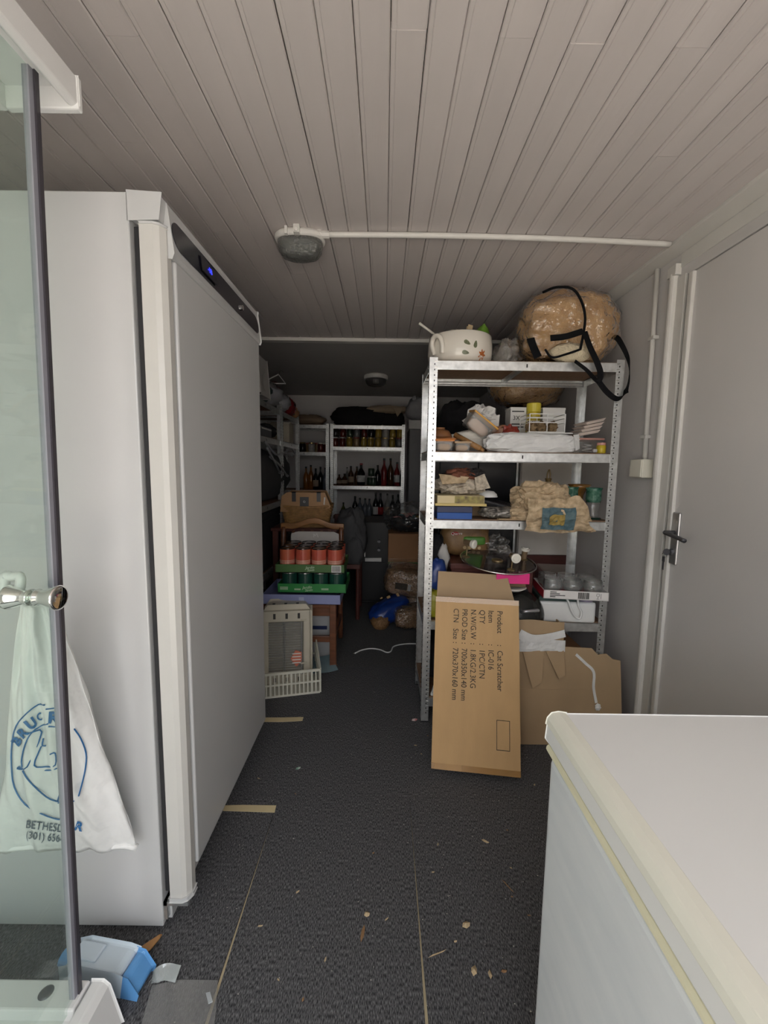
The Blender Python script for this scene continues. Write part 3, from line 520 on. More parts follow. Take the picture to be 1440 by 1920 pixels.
wk = T('wire_basket', 'small white wire basket standing on the wrapped package', 'basket', (.78, 2.10, S2+.098)); wl, wh, dd_ = .085, .085, .07
for z in (0, .045, .066, wh): obj('wire', B().tube([(-wl, -dd_, z), (wl, -dd_, z), (wl, dd_, z), (-wl, dd_, z)], .0022, 6, 1, True), WIRE, wk)
for x in (-wl, 0, wl): obj('wire', B().tube([(x, -dd_, wh), (x, -dd_, 0), (x, dd_, 0), (x, dd_, wh)], .0022, 6, 1), WIRE, wk)
obj('tray', B().box(-.09, .13, -.06, .06, -.006, -.001), WIRE, wk)
for i in range(3): o = obj('crumpled_wrapper', B().blob((0, 0, .026), (.026, .026, .028), 50+i, .4, 3, 14, 10, 2, 0, ridge=.8), mat('brown_paper', (.27, .18, .09), .8, var=.4, vs=25), None, (.725+i*.052, 2.095+.01*(i % 2), S2+.101)); tag(o, ('ball of brown paper at the left in the wire basket', 'ball of brown paper in the middle of the wire basket', 'ball of brown paper at the right in the wire basket')[i], 'paper', 'balls of paper in the wire basket')
yc = T('yellow_canister', 'tall yellow canister standing behind the wire basket', 'canister', (.79, 2.255, S2)); YEL = mat('yellow_print', (.66, .50, .03), .35, var=.2, vs=14)
obj('body', B().lathe([(.034, 0), (.036, .004), (.036, .215), (.033, .222)], 24), YEL, yc, smooth=False); obj('lid', B().lathe([(.037, .22), (.037, .262), (.034, .266)], 24), mat('yellow_lid', (.72, .60, .06), .4), yc); 
for z in (.10, .118, .136, .16): obj('print', B().box(-.022, .018+.01*math.sin(z*300), -.0375, -.0372, z, z+.007), mat('brown_print', (.25, .15, .02), .5), yc)
for i, (x, w_, lb) in enumerate(((.715, .085, 'white printed box left of the yellow canister'), (.905, .12, 'white printed box right of the yellow canister'))):
    t = T('white_box', lb, 'box', (x, 2.32, S2)); obj('body', B().box(-w_/2, w_/2, -.05, .05, 0, .245), PAPER_WHITE, t, bevel=.002); obj('lid', B().box(-w_/2-.001, w_/2+.001, -.051, .051, .235, .247), PAPER_WHITE, t)
    if i == 0:
        text('3X', .032, frame((-.03, -.0515, .19), (1, 0, 0), (0, 0, 1)), INK, t); 
        for z in (.14, .155, .222): obj('print_line', B().box(-.035, .03, -.0517, -.0512, z, z+.006), INK, t)
for i in range(4):
    o = tag(obj('square_dish', B().add(*(lambda w, h: ([(-w*.8, -w*.8, 0), (w*.8, -w*.8, 0), (w*.8, w*.8, 0), (-w*.8, w*.8, 0), (-w, -w, h), (w, -w, h), (w, w, h), (-w, w, h), (-w*.94, -w*.94, h), (w*.94, -w*.94, h), (w*.94, w*.94, h), (-w*.94, w*.94, h), (-w*.55, -w*.55, .006), (w*.55, -w*.55, .006), (w*.55, w*.55, .006), (-w*.55, w*.55, .006)], [(3, 2, 1, 0), (0, 1, 5, 4), (1, 2, 6, 5), (2, 3, 7, 6), (3, 0, 4, 7), (4, 5, 9, 8), (5, 6, 10, 9), (6, 7, 11, 10), (7, 4, 8, 11), (8, 9, 13, 12), (9, 10, 14, 13), (10, 11, 15, 14), (11, 8, 12, 15), (12, 13, 14, 15)]))(.056, .014)), mat('dish_glaze', (.72, .62, .55), .2, var=.04), None, (1.01+.007*i, 2.13, S2+.094+i*.0185), (0, R(-11-i), R(3*i)), bevel=.002),
        ('lowest', 'second', 'third', 'topmost')[i]+' square cream dish in the stack at the right of the second shelf', 'dish', 'stacked square dishes')
tub('pink_tub', 'low tub with a pink lid under the stack of square dishes', (1.005, 2.17, S2), .17, .15, .068, mat('pink_lid', (.60, .30, .25), .4))
yj = T('yellow_jar', 'tiny jar with yellow contents at the right end of the second shelf', 'jar', (1.062, 2.06, S2)); obj('glass', B().lathe([(.02, 0), (.022, .004), (.022, .036), (.018, .04)], 18), YEL, yj, smooth=True); obj('lid', B().lathe([(.02, .04), (.02, .052)], 18), MATS['pink_lid'], yj)
kn = T('cable_coil', 'small knot of grey cable beside the yellow jar', 'cable', (.99, 2.05, S2+.004)); obj('coil', B().tube([(.02*math.cos(a)*(1+.2*math.sin(3*a)), .02*math.sin(a), .004+a*.0025) for a in [i*.7 for i in range(22)]], .003, 6, 3), mat('grey_cable', (.4, .39, .38), .5), kn); obj('plug', B().box(.015, .035, -.03, -.015, 0, .016), MATS['grey_cable'], kn, bevel=.002)
# dark clothes piled on the cabinets behind
DARKC = mat('black_cloth', (.014, .013, .015), .95, var=.3, bump=.4, bs=40); MAROON = mat('maroon_cloth', (.05, .012, .014), .9, bump=.4, bs=40)
o = T('dark_clothes', 'heap of black clothes on the black cabinet behind the rack', 'clothes', (.52, 2.86, 1.42)); obj('heap', B().blob((0, 0, .14), (.16, .19, .17), 61, .25, 2, 30, 18, 2.4, 0, ridge=.5), DARKC, o, smooth=True); obj('fold', B().blob((.05, -.08, .2), (.10, .1, .08), 63, .25, 2, 20, 12, 2.2, ridge=.5), MAROON, o, smooth=True)
o = T('sagging_bag', 'clear bag of tan fleece sagging behind the top shelf of the rack', 'bag', (.93, 2.84, 1.40)); obj('fleece', B().blob((-.0, -.02, .445), (.23, .17, .15), 66, .1, 2, 30, 18, 2.3), FLE, o, smooth=True); obj('clear_cover', B().blob((-.0, -.02, .445), (.24, .18, .158), 66, .12, 2, 34, 20, 2.3, ridge=.4), FILM, o); obj('under_box', B().box(-.09, .10, -.10, .13, 0, .295), DARKC, o, bevel=.004)
# ================================================================ SHELF 3
def news_mat(name, c=(.66, .51, .33), c2=(.40, .29, .17), vs=40): return mat(name, c, .85, col2=c2, vs=vs, bump=.5, bs=30)
NEWS = news_mat('yellowed_newsprint'); NEWS2 = news_mat('grey_newsprint', (.66, .58, .46), (.33, .28, .22), 60)
NBLUE = mat('blue_newsprint', (.055, .12, .15), .8, col2=(.13, .19, .20), vs=30, bump=.4, bs=30); NRED = mat('red_newsprint', (.26, .09, .05), .8, var=.4, vs=30, bump=.4, bs=30); NDARK = mat('dark_newsprint', (.05, .045, .045), .8, var=.4)
def crumple(s, c, r, seed, nu=26, nv=16, amp=.28, pw=2.2, flat=None): return s.blob(c, r, seed, amp, 2.4, nu, nv, pw, flat, ridge=.9)
t = T('newspaper_bundle', 'bundle of crumpled newspaper on top of the cream box on the third shelf', 'newspaper', (.40, 2.16, 1.163))
obj('bundle', crumple(B(), (0, 0, .045), (.125, .09, .055), 71, flat=0), NEWS2, t); obj('sheet', crumple(B(), (.0, -.02, .095), (.085, .07, .035), 73), NRED, t); obj('sheet', crumple(B(), (.055, -.02, .10), (.055, .06, .03), 75), NDARK, t)
obj('sheet', B().add([(.06, -.098, .02), (.13, -.088, .035), (.10, -.075, .105), (.05, -.085, .085)], [(0, 1, 2, 3)]), NEWS2, t, solid=.002); obj('sheet', B().add([(-.125, -.06, .10), (.02, -.10, .088), (.0, -.11, .06), (-.11, -.095, .05)], [(0, 1, 2, 3)]), NEWS, t, solid=.003)
t = T('cream_box', 'flat cream box with a printed picture on the third shelf', 'box', (.375, 2.06, 1.111)); CRB = mat('cream_card', (.70, .58, .33), .6, var=.05)
obj('lid', B().box(-.115, .115, -.045, .12, .012, .05), CRB, t, bevel=.002); obj('base', B().box(-.125, .125, -.05, .13, 0, .012), mat('yellow_card', (.66, .52, .20), .6), t, bevel=.001); obj('picture', B().box(-.03, .112, -.0465, -.0445, .014, .048), mat('printed_picture', (.42, .36, .10), .5, col2=(.10, .06, .03), vs=38), t)
t = T('blue_box', 'blue box with a navy lid at the left end of the third shelf', 'box', (.345, 2.055, S3)); obj('base', B().box(-.085, .085, -.05, .09, 0, .032), mat('bright_blue', (.012, .085, .36), .5), t, bevel=.002); obj('lid', B().box(-.086, .086, -.051, .091, .032, .062), mat('navy', (.015, .025, .085), .4), t, bevel=.002)
t = T('spare_board', 'thin cardboard packing behind the blue box, carrying the cream box', 'box', (.405, 2.235, S3)); obj('body', B().box(-.14, .14, -.075, .08, 0, .062), CARD_DULL, t, bevel=.002); obj('lid', B().box(-.142, .142, -.077, .082, .05, .0635), CARD_DULL, t)
t = T('black_case', 'flat black case leaning behind the foil packet on the third shelf', 'case', (.585, 2.16, S3+.03), rot=(R(10), R(14), 0)); obj('shell', B().box(-.10, .10, -.05, .05, 0, .05), BLACK_PLASTIC, t, bevel=.01); obj('clasp', B().box(-.015, .015, -.054, -.048, .02, .035), STEEL_DARK, t)
t = T('plastic_dome', 'curved white plastic piece lying on the black case', 'lid', (.535, 2.14, S3+.105)); obj('dome', B().lathe([(.048, 0), (.046, .012), (.03, .026), (0, .031)], 24), WHITE_PLASTIC, t, smooth=True); obj('rim', B().lathe([(.05, -.003), (.05, .002), (.046, .002)], 24), WHITE_PLASTIC, t)
t = T('foil_packet', 'flat packet wrapped in foil and newspaper at the front of the third shelf', 'packet', (.58, 2.055, S3+.01)); obj('wrap', crumple(B(), (0, 0, .022), (.105, .05, .026), 81, 30, 14, .15, 3), mat('foil_print', (.40, .37, .33), .35, metal=.5, col2=(.07, .065, .06), vs=55, bump=.6, bs=60), t); obj('card', B().box(-.02, .10, -.055, .05, -.01, -.004), CARD_DULL, t)
t = T('newspaper_parcel', 'large crumpled newspaper parcel with a blue picture hanging over the third shelf edge', 'newspaper', (.80, 2.075, S3))
obj('parcel', crumple(B(), (0, .02, .082), (.145, .105, .095), 91, 40, 26, .22, 2.4, 0), NEWS, t)
obj('hanging_sheet', B().grid(lambda u, v: ((u-.5)*(.24+.10*(1-v))+.045*(1-v)+.02*NZ((u*3, v*3, 0), 1, 4), -.108-.022*math.sin(v*2.5)+.022*NZ((u*6, v*6, 1), 1, 3), -.055+.02*abs(u-.35)+v*.16+.018*NZ((u*5, 2, v*2), 1, 6)), 18, 14), NEWS, t, solid=.002)
obj('picture', B().grid(lambda u, v: ((u-.5)*.155+.02, -.136-.010*math.sin(v*2.5)+.018*NZ((u*4, v*4, 1), 1, 3), -.035+v*.105+.012*NZ((u*3, 2, v*2), 1, 6)), 12, 10), NBLUE, t, solid=.002)
obj('picture_spot', B().grid(lambda u, v: ((u-.5)*.07+.01, -.147-.006*math.sin(v*2.5)+.008*NZ((u*4, v*4, 1), 1, 3), -.012+v*.05+.012*NZ((u*3, 2, v*2), 1, 6)), 6, 6), mat('ochre_print', (.42, .30, .08), .8, var=.4, vs=50), t, solid=.002)
obj('sheet', crumple(B(), (-.13, -.05, .03), (.06, .05, .035), 95, 18, 12, .3, 2, 0), NEWS, t); obj('sheet', crumple(B(), (.13, -.07, .02), (.07, .05, .045), 97, 18, 12, .3, 2, -.0), NEWS, t)
t = T('brass_bottle', 'bulbous brown bottle with a thin neck loop behind the newspaper parcel', 'bottle', (.885, 2.245, S3)); BRZ = mat('bronze_glaze', (.22, .14, .05), .35, metal=.3, var=.3)
obj('body', B().lathe([(.045, 0), (.06, .02), (.068, .07), (.062, .11), (.035, .15), (.017, .172), (.015, .19), (.019, .195), (.015, .20)], 28), BRZ, t, smooth=True); obj('loop', B().tube([(-.008, 0, .195), (-.006, 0, .225), (.002, 0, .245), (.008, 0, .225), (.008, 0, .195)], .004, 8), BRZ, t, smooth=True)
GRG = mat('green_glass_top', (.012, .10, .06), .12, col2=(.15, .30, .22), vs=45); CLG = clear('clear_glass', (.95, .96, .95), .10, (.75, .76, .74), .03, 2.4)
def goblet(x, y, label):
    t = T('goblet', label, 'glass', (x, y, S3), group='green topped glasses'); obj('stem', B().lathe([(.036, 0), (.037, .004), (.03, .01), (.024, .03), (.028, .06), (.034, .085)], 24), CLG, t, smooth=True); obj('cup', B().lathe([(.034, .085), (.037, .10), (.036, .145), (.041, .158), (.038, .158), (.033, .142), (.033, .09)], 24), GRG, t, smooth=True); obj('base', B().lathe([(.04, 0), (.041, .004), (.036, .009)], 24), mat('dark_green_glass', (.02, .05, .035), .15), t)
goblet(.99, 2.20, 'green topped glass behind the right edge of the newspaper parcel'); goblet(1.062, 2.10, 'green topped clear glass at the right end of the third shelf')
t = T('amber_vase', 'amber brown flared vase between the two green topped glasses', 'vase', (1.04, 2.215, S3)); obj('body', B().lathe([(.028, 0), (.026, .02), (.02, .06), (.022, .11), (.036, .145), (.058, .168), (.054, .168), (.03, .14), (.015, .10), (.0, .05)], 28), mat('amber_glaze', (.32, .15, .035), .2, var=.4, vs=20), t, smooth=True); obj('rim', B().tube([(.056*math.cos(a), .056*math.sin(a), .168) for a in [i*math.pi/8 for i in range(16)]], .0025, 6, 3, True), MATS['amber_glaze'], t)
t = T('trinket', 'small red and gold trinket in front of the amber vase', 'trinket', (1.012, 2.085, S3)); obj('figure', B().blob((0, 0, .03), (.014, .012, .03), 5, .3, 3, 14, 10), mat('red_gold', (.40, .12, .06), .4, col2=(.5, .36, .08), vs=60), t, smooth=True); obj('base', B().lathe([(.014, 0), (.014, .008)], 14), BRZ, t)
# ================================================================ SHELF 4
t = T('red_crate', 'dark red box filling the middle of the fourth shelf', 'box', (.57, 2.21, S4)); MR = MATS['dark_red_wood']
obj('body', B().box(-.22, .20, -.13, .17, 0, .26), MR, t, bevel=.004); obj('lid', B().box(-.225, .205, -.135, .175, .245, .275), MR, t, bevel=.004)
t = T('cereal_pack', 'brown cereal pack with a green label at the back of the fourth shelf', 'packet', (.455, 2.30, S4+.277), rz=R(-4)); KR = mat('kraft_pack', (.25, .14, .055), .5, var=.3, vs=20, bump=.4, bs=25)
obj('pouch', B().blob((0, 0, .092), (.135, .06, .092), 101, .08, 2.5, 30, 20, 3.4, 0, ridge=.4), KR, t, smooth=True); obj('label', B().blob((.045, -.008, .088), (.065, .06, .026), 3, .02, 2, 16, 10, 5), mat('green_label', (.09, .24, .035), .45), t, smooth=True); obj('logo', B().blob((-.055, -.006, .125), (.035, .06, .016), 4, .02, 2, 14, 10, 2.4), mat('red_logo', (.42, .03, .03), .4), t, smooth=True)
text('Qierre', .022, frame((-.082, -.072, .125), (1, 0, .06), (0, 0, 1)), PAPER_WHITE, t)
for i in range(4): obj('badge', B().cyl((-.005+i*.026, -.066, .05), (-.005+i*.026, -.058, .05), .009, n=10), mat('badge_tan', (.5, .36, .18), .5), t)
t = T('clear_bag', 'crumpled clear bag right of the cereal pack', 'plastic bag', (.625, 2.28, S4+.277)); obj('film', B().blob((0, 0, .05), (.075, .07, .055), 111, .4, 2.6, 24, 16, 2, 0, ridge=.8), FILM, t); obj('fold', B().blob((.03, -.05, .03), (.04, .03, .03), 113, .4, 2.6, 16, 10, 2, ridge=.8), FILM, t)
t = T('white_pillowcase', 'pale grey cloth hanging in the dark left end of the fourth shelf', 'cloth', (.285, 2.22, S4)); obj('cloth', B().blob((0, 0, .20), (.05, .1, .2), 115, .2, 2, 20, 18, 2.6, 0, ridge=.5), DARKC, t, smooth=True); obj('pale_fold', B().blob((.03, -.085, .29), (.03, .025, .07), 117, .3, 2, 14, 10, ridge=.5), mat('pale_grey_cloth', (.45, .44, .42), .9), t, smooth=True)
# three-armed lamp on a glass plate
lz = S4+.283; la = T('glass_plate_lamp', 'round glass plate lamp with three bulb sockets lying on the red box', 'lamp', (.585, 2.085, lz), rot=(R(7), R(3), 0))
LGL = clear('smoky_plate', (.55, .50, .50), .12, (.3, .27, .27), .04, 1.5)
obj('plate', B().lathe([(0, 0), (.17, 0), (.186, .004), (.188, .010), (.17, .008), (0, .007)], 48), LGL, la, smooth=True); obj('rim', B().tube([(.188*math.cos(a), .188*math.sin(a), .009) for a in [i*math.pi/16 for i in range(32)]], .0032, 6, 2, True), CHROME, la, smooth=True)
obj('canopy', B().lathe([(.03, .008), (.028, .014), (.012, .018), (.0, .018)], 28), mat('aged_brass', (.40, .30, .16), .3, metal=.8), la, smooth=True); AB = MATS['aged_brass']; CERW = mat('socket_white', (.82, .79, .70), .35); TUBE = mat('brown_socket', (.28, .19, .11), .4, metal=.4)
for (px, py, dx, dy, dz, h) in ((-.155, .03, .6, -.75, .05, .085), (.035, -.12, .05, -1, .12, .075), (.15, .05, .0, -.1, 1, .03)):
    ar = obj('arm', B().cyl((px, py, .006), (px, py, h), .0035).lathe([(.022, 0), (.016, .006), (.006, .009)], 18, (px, py, .006)), AB, la, smooth=False); d = V((dx, dy, dz)).normalized(); p = V((px, py, h))
    obj('socket', B().cyl(p-d*.02, p+d*.028, .0135, .015, 16), TUBE, ar, smooth=False); obj('bulb_ring', B().cyl(p+d*.028, p+d*.042, .021, .023, 20).cyl(p+d*.042, p+d*.046, .016, .013, 16), CERW, ar)
t = T('pink_card', 'bright pink card box sticking out behind the product carton', 'box', (.635, 2.0, S4+.215), rot=(0, 0, R(-3))); PK = mat('hot_pink', (.80, .035, .25), .5, var=.03)
obj('front', B().box(-.09, .065, -.072, -.066, 0, .05), PK, t); obj('top', B().box(-.09, .065, -.07, .0, .046, .05), PK, t)
t = T('tin_plates', 'cream saucer and packets under the pink card', 'saucer', (.64, 1.99, S4+.165)); obj('saucer', B().lathe([(.0, .0), (.04, .002), (.065, .018), (.062, .02), (.0, .008)], 28), CERAM, t, smooth=True); obj('packet', B().box(-.05, .055, -.03, .06, .024, .048), mat('brown_packet', (.22, .14, .07), .6, var=.4), t, bevel=.006)
t = T('stack_box', 'low dark box at the front of the fourth shelf under the saucer', 'box', (.64, 2.02, S4)); obj('body', B().box(-.11, .08, -.015, .055, 0, .16), DARKC, t, bevel=.004); obj('lid', B().box(-.112, .082, -.017, .057, .148, .165), DARKC, t, bevel=.003)
t = T('white_appliance', 'white plastic appliance with a green tray and cables under the box of glasses', 'appliance', (.93, 2.10, S4), rz=R(-4)); obj('body', B().box(-.14, .135, -.10, .12, 0, .105), WHITE_PLASTIC, t, bevel=.012, seg=3)
obj('tray', B().box(-.14, .05, -.09, .11, .106, .125), mat('dark_green_tray', (.012, .07, .05), .3, var=.3), t, bevel=.004); obj('lilac_lid', B().cyl((.095, -.06, .105), (.095, -.06, .122), .034, n=24), mat('lilac', (.50, .42, .56), .4), t); obj('cover', B().box(-.142, .137, -.10, .115, .105, .134), clear('appliance_cover', (.93, .94, .94), .08, (.5, .52, .52), .05, 1.2), t, bevel=.006)
t2 = obj('cable', B().tube([(-.02, -.085, .135), (-.005, -.113, .11), (.01, -.115, .07), (.03, -.113, .04), (.05, -.12, .03), (.06, -.113, .06), (.045, -.113, .09), (.04, -.105, .13)], .0048, 8), WHITE_PLASTIC, t, smooth=True)
# box of wine glasses
gbx = T('glasses_box', 'white and red tray of stemless glasses under clear plastic on the fourth shelf', 'box of glasses', (.945, 2.055, S4+.135), rz=R(-7)); gw, gdp = .30, .22
obj('tray', B().box(-gw/2, gw/2, -gdp/2, gdp/2, 0, .003).box(-gw/2, gw/2, -gdp/2, -gdp/2+.003, 0, .042).box(-gw/2, gw/2, gdp/2-.003, gdp/2, 0, .042).box(gw/2-.003, gw/2, -gdp/2, gdp/2, 0, .042).box(-gw/2, -gw/2+.003, -gdp/2, gdp/2, 0, .042), mat('tray_white', (.80, .77, .74), .5), gbx)
obj('red_side', B().box(-gw/2-.001, -gw/2, -gdp/2, gdp/2, .001, .041), mat('tray_red', (.45, .02, .035), .5), gbx); obj('red_base', B().box(-gw/2+.004, gw/2-.004, -gdp/2+.004, gdp/2-.004, .003, .005), MATS['tray_red'], gbx)
yf = -gdp/2-.0008; bar = B(); r4 = random.Random(5); xx = .0
while xx < .052: w_ = r4.choice((.0015, .0025, .004)); bar.box(.01+xx, .01+xx+w_, yf-.0004, yf+.0004, .006, .037); xx += w_+r4.choice((.0015, .002))
obj('barcode', bar, INK, gbx)['kind'] = 'stuff'
for k, (z, l) in enumerate(((.032, .03), (.024, .045), (.016, .07), (.009, .025))): obj('print_line', B().box(-.12, -.12+l, yf-.0004, yf+.0004, z, z+.0035), INK, gbx)
gi = B().tube([(.095, yf, .035), (.094, yf, .024), (.1, yf, .019), (.1, yf, .010)], .0008, 4, 3).tube([(.105, yf, .035), (.106, yf, .024), (.1, yf, .019)], .0008, 4, 3).box(.094, .106, yf-.0004, yf+.0004, .0085, .0098).box(.0945, .1055, yf-.0004, yf+.0004, .034, .0352).box(.113, .1145, yf-.0004, yf+.0004, .0085, .035); obj('glass_symbol', gi, INK, gbx)
obj('clear_cover', B().box(-gw/2+.004, gw/2-.004, -gdp/2+.004, gdp/2-.004, .042, .125), clear('box_film', (.98, .98, .98), .02, (.6, .6, .6), .06, 1.2), gbx, bevel=.01)
m = gbx.matrix_basis.copy(); gbm = Matrix.Translation((.945, 2.055, S4+.135)) @ Matrix.Rotation(R(-7), 4, 'Z')
gp = T('stemless_glass', 'x', 'glass', group='stemless glasses in the tray'); obj('bowl', B().lathe([(.0, 0), (.026, 0), (.042, .02), (.047, .045), (.042, .08), (.0395, .08), (.044, .045), (.038, .02), (.0, .006)], 28), CLG, gp, smooth=True)
obj('rim', B().tube([(.041*math.cos(a), .041*math.sin(a), .08) for a in [i*math.pi/8 for i in range(16)]], .0014, 6, 2, True), CLG, gp, smooth=True)
for j in range(2):
    for i in range(3):
        lb = ('left', 'middle', 'right')[i]+(' glass in the front row of the tray under clear plastic', ' glass in the back row of the tray under clear plastic')[j]; p = gbm @ V((-.095+i*.095, -.05+j*.1, .006))
        if i == j == 0: gp.location = p; gp['label'] = lb
        else: dup(gp, p, label=lb)
for i, (dz, c, nm, lb) in enumerate(((0, (.45, .42, .03), 'yellow', 'yellow plastic sack'), (.15, (.02, .05, .22), 'blue', 'dark blue plastic sack'))):
    t = T('plastic_sack', lb+' at the left end of the fourth shelf beside the post', 'sack', (.27, 2.05, S4+dz)); obj('sack', B().blob((0, 0, .075), (.05, .045, .075), 121+i, .2, 2.4, 18, 14, 2.6, 0, ridge=.5), mat('sack_'+nm, c, .3, var=.3, vs=12), t, smooth=True); obj('tie', B().cyl((0, 0, .14), (0, 0, .152), .012), MATS['sack_'+nm], t)
# bottom shelf: odds and ends showing beside the carton
t = T('black_holdall', 'black bag on the bottom shelf beside the carton', 'bag', (.36, 2.2, S5)); obj('bag', B().blob((0, 0, .13), (.13, .15, .13), 131, .18, 2, 24, 16, 2.6, 0, ridge=.4), DARKC, t, smooth=True); obj('handle', B().tube([(-.06, -.10, .2), (-.05, -.15, .27), (.03, -.15, .27), (.05, -.10, .2)], .008, 8), DARKC, t)
t = T('white_pipe', 'short white plastic pipe leaning at the bottom left of the bright rack', 'pipe', (.262, 2.03, S5)); obj('tube', B().cyl((.0, 0, .004), (.018, .0, .075), .006), WHITE_PLASTIC, t, smooth=True); obj('collar', B().cyl((.0, 0, 0), (.003, .0, .014), .009), WHITE_PLASTIC, t)
t = T('storage_box', 'brown box at the right of the bottom shelf behind the cardboard sheet', 'box', (.82, 2.2, S5)); obj('body', B().box(-.2, .24, -.15, .15, 0, .22), CARD_DARK, t, bevel=.003); obj('lid', B().box(-.203, .243, -.153, .153, .19, .225), CARD_DARK, t)
# ================================================================ CHAIR with trays of tins
ch = T('wooden_chair', 'reddish brown wooden chair carrying the trays of tins', 'chair', (-.52, 2.80, 0)); cw, cdp = .225, .215
for x, y in ((-cw, -cdp), (cw-.02, -cdp)): obj('leg', B().prism([(x-.021+.0, y-.021), (x+.021, y-.021), (x+.021, y+.021), (x-.021, y+.021)], 0, .43, 'z'), WOOD_CHAIR, ch, bevel=.004)
for x in (-cw, cw-.02): obj('leg', B().tube([(x, cdp+.03, 0), (x, cdp, .25), (x, cdp, .45), (x, cdp+.03, .65), (x, cdp+.06, .84)], .019, 8), WOOD_CHAIR, ch, smooth=True)
obj('seat', B().box(-cw-.015, cw-.005, -cdp-.015, cdp+.01, .39, .432), WOOD_CHAIR, ch, bevel=.008); obj('apron', B().box(-cw, cw-.02, -cdp+.0, -cdp+.022, .335, .39), WOOD_CHAIR, ch, bevel=.002)
for x in (-cw, cw-.02): obj('stretcher', B().box(x-.012, x+.012, -cdp, cdp, .16, .20), WOOD_CHAIR, ch, bevel=.003)
obj('stretcher', B().box(-cw, cw-.02, -cdp-.012, -cdp+.012, .165, .205), WOOD_CHAIR, ch, bevel=.003)
OAK = mat('oak_rail', (.36, .17, .06), .4, var=.3, vs=7, stretch=(1, 5, 5))
def toprail(u, v):
    x = (u-.5)*.47-.01; zc = .825+.065*math.exp(-(x*8)**2)+.02*math.exp(-((abs(x)-.22)*14)**2); hh = .042; return (x, cdp+.062, zc+(v-.5)*hh)
obj('top_rail', B().grid(toprail, 28, 3), OAK, ch, solid=.028, smooth=True, bevel=.003)
for x in (-.14, -.07, 0, .07, .13): obj('back_slat', B().box(x-.018, x+.002, cdp+.03, cdp+.045, .44, .82), WOOD_CHAIR, ch)
def tray(name, label, cat, cx, cy, z, w, d, h, m, hb=None):
    t = T(name, label, cat, (cx, cy, z)); hb = hb or h
    obj('base', B().box(-w/2, w/2, -d/2, d/2, 0, .003), m, t); obj('front', B().box(-w/2, w/2, -d/2, -d/2+.003, 0, h), m, t); obj('back', B().box(-w/2, w/2, d/2-.003, d/2, 0, hb), m, t)
    for s in (-1, 1): obj('side', B().box(s*w/2-.0015, s*w/2+.0015, -d/2, d/2, 0, h), m, t)
    return t
t = tray('lilac_tray', 'pale blue cardboard tray lying on the wooden chair seat', 'tray', -.507, 2.70, .433, .485, .36, .062, mat('pale_blue_card', (.27, .30, .52), .6, var=.06)); obj('logo', B().box(-.015, .017, -.1812, -.1802, .018, .046), mat('pale_logo', (.46, .49, .66), .6), t, bevel=.0)
LOGO = mat('mint_print', (.62, .74, .55), .6); GT1 = mat('bright_green_card', (.02, .22, .045), .5, var=.05); GT2 = mat('olive_green_card', (.07, .16, .045), .55, var=.08)
t = tray('green_tray', 'bright green cardboard tray of dark green tins, lower of the two', 'tray', -.445, 2.70, .500, .425, .31, .058, GT1)
text('Jardin', .026, frame((-.03, -.1565, .035), (1, 0, .08), (0, 0, 1)), LOGO, t, ax='CENTER', shear=.3); text('Savin', .024, frame((-.02, -.1565, .018), (1, 0, .08), (0, 0, 1)), LOGO, t, ax='CENTER', shear=.3)
for x0, l, zs in ((-.2, .05, (.02, .027, .034)), (-.11, .04, (.018, .024)), (.06, .045, (.02, .027))):
    for z in zs: obj('print_line', B().box(x0, x0+l, -.1562, -.1552, z, z+.003), LOGO, t)
t = tray('olive_tray', 'olive green cardboard tray of red tins, on top of the bright green tray', 'tray', -.455, 2.69, .632, .425, .31, .052, GT2)
text('Jardin', .024, frame((-.0, -.1565, .033), (1, 0, .08), (0, 0, 1)), LOGO, t, ax='CENTER', shear=.3); text('Savin', .022, frame((.005, -.1565, .017), (1, 0, .08), (0, 0, 1)), LOGO, t, ax='CENTER', shear=.3)
obj('barcode_panel', B().box(.135, .195, -.1564, -.1552, .004, .048), PAPER_WHITE, t); bar = B(); xx = 0
while xx < .05: w_ = r4.choice((.0015, .0025, .0035)); bar.box(.14+xx, .14+xx+w_, -.157, -.1562, .008, .044); xx += w_+r4.choice((.0015, .002))
obj('barcode', bar, INK, t)['kind'] = 'stuff'
def tin(name, lm, lid, r, h):
    t = T(name, 'x', 'tin'); obj('label_wrap', B().lathe([(r, .004), (r, h-.006)], 22), lm, t, smooth=False); obj('can', B().lathe([(r-.002, 0), (r+.001, .002), (r+.001, .005), (r-.001, .006), (r-.001, h-.008), (r+.001, h-.006), (r+.001, h), (r-.002, h), (r-.002, h-.003), (0, h-.003)], 22), lid, t); return t
REDL = mat('red_tin_label', (.47, .065, .055), .4, col2=(.52, .13, .06), vs=9); MAGL = mat('magenta_tin_label', (.26, .03, .06), .4, var=.2, vs=9); DKL = mat('dark_lid', (.07, .055, .055), .2, metal=.8)
GRL = mat('dark_green_tin_label', (.01, .065, .045), .4, var=.3, vs=12); TINM = mat('tin_metal', (.55, .55, .54), .25, metal=.9)
rt = tin('red_tin', REDL, DKL, .0475, .145); TXT = mat('label_print', (.75, .62, .50), .6)
for z in (.05, .058, .066): obj('label_text', B().lathe([(.0478, z), (.0478, z+.003)], 22), TXT, rt)
gt = tin('green_tin', GRL, TINM, .0475, .12); first = True
COLN = ('left end', 'second place', 'third place', 'right end')
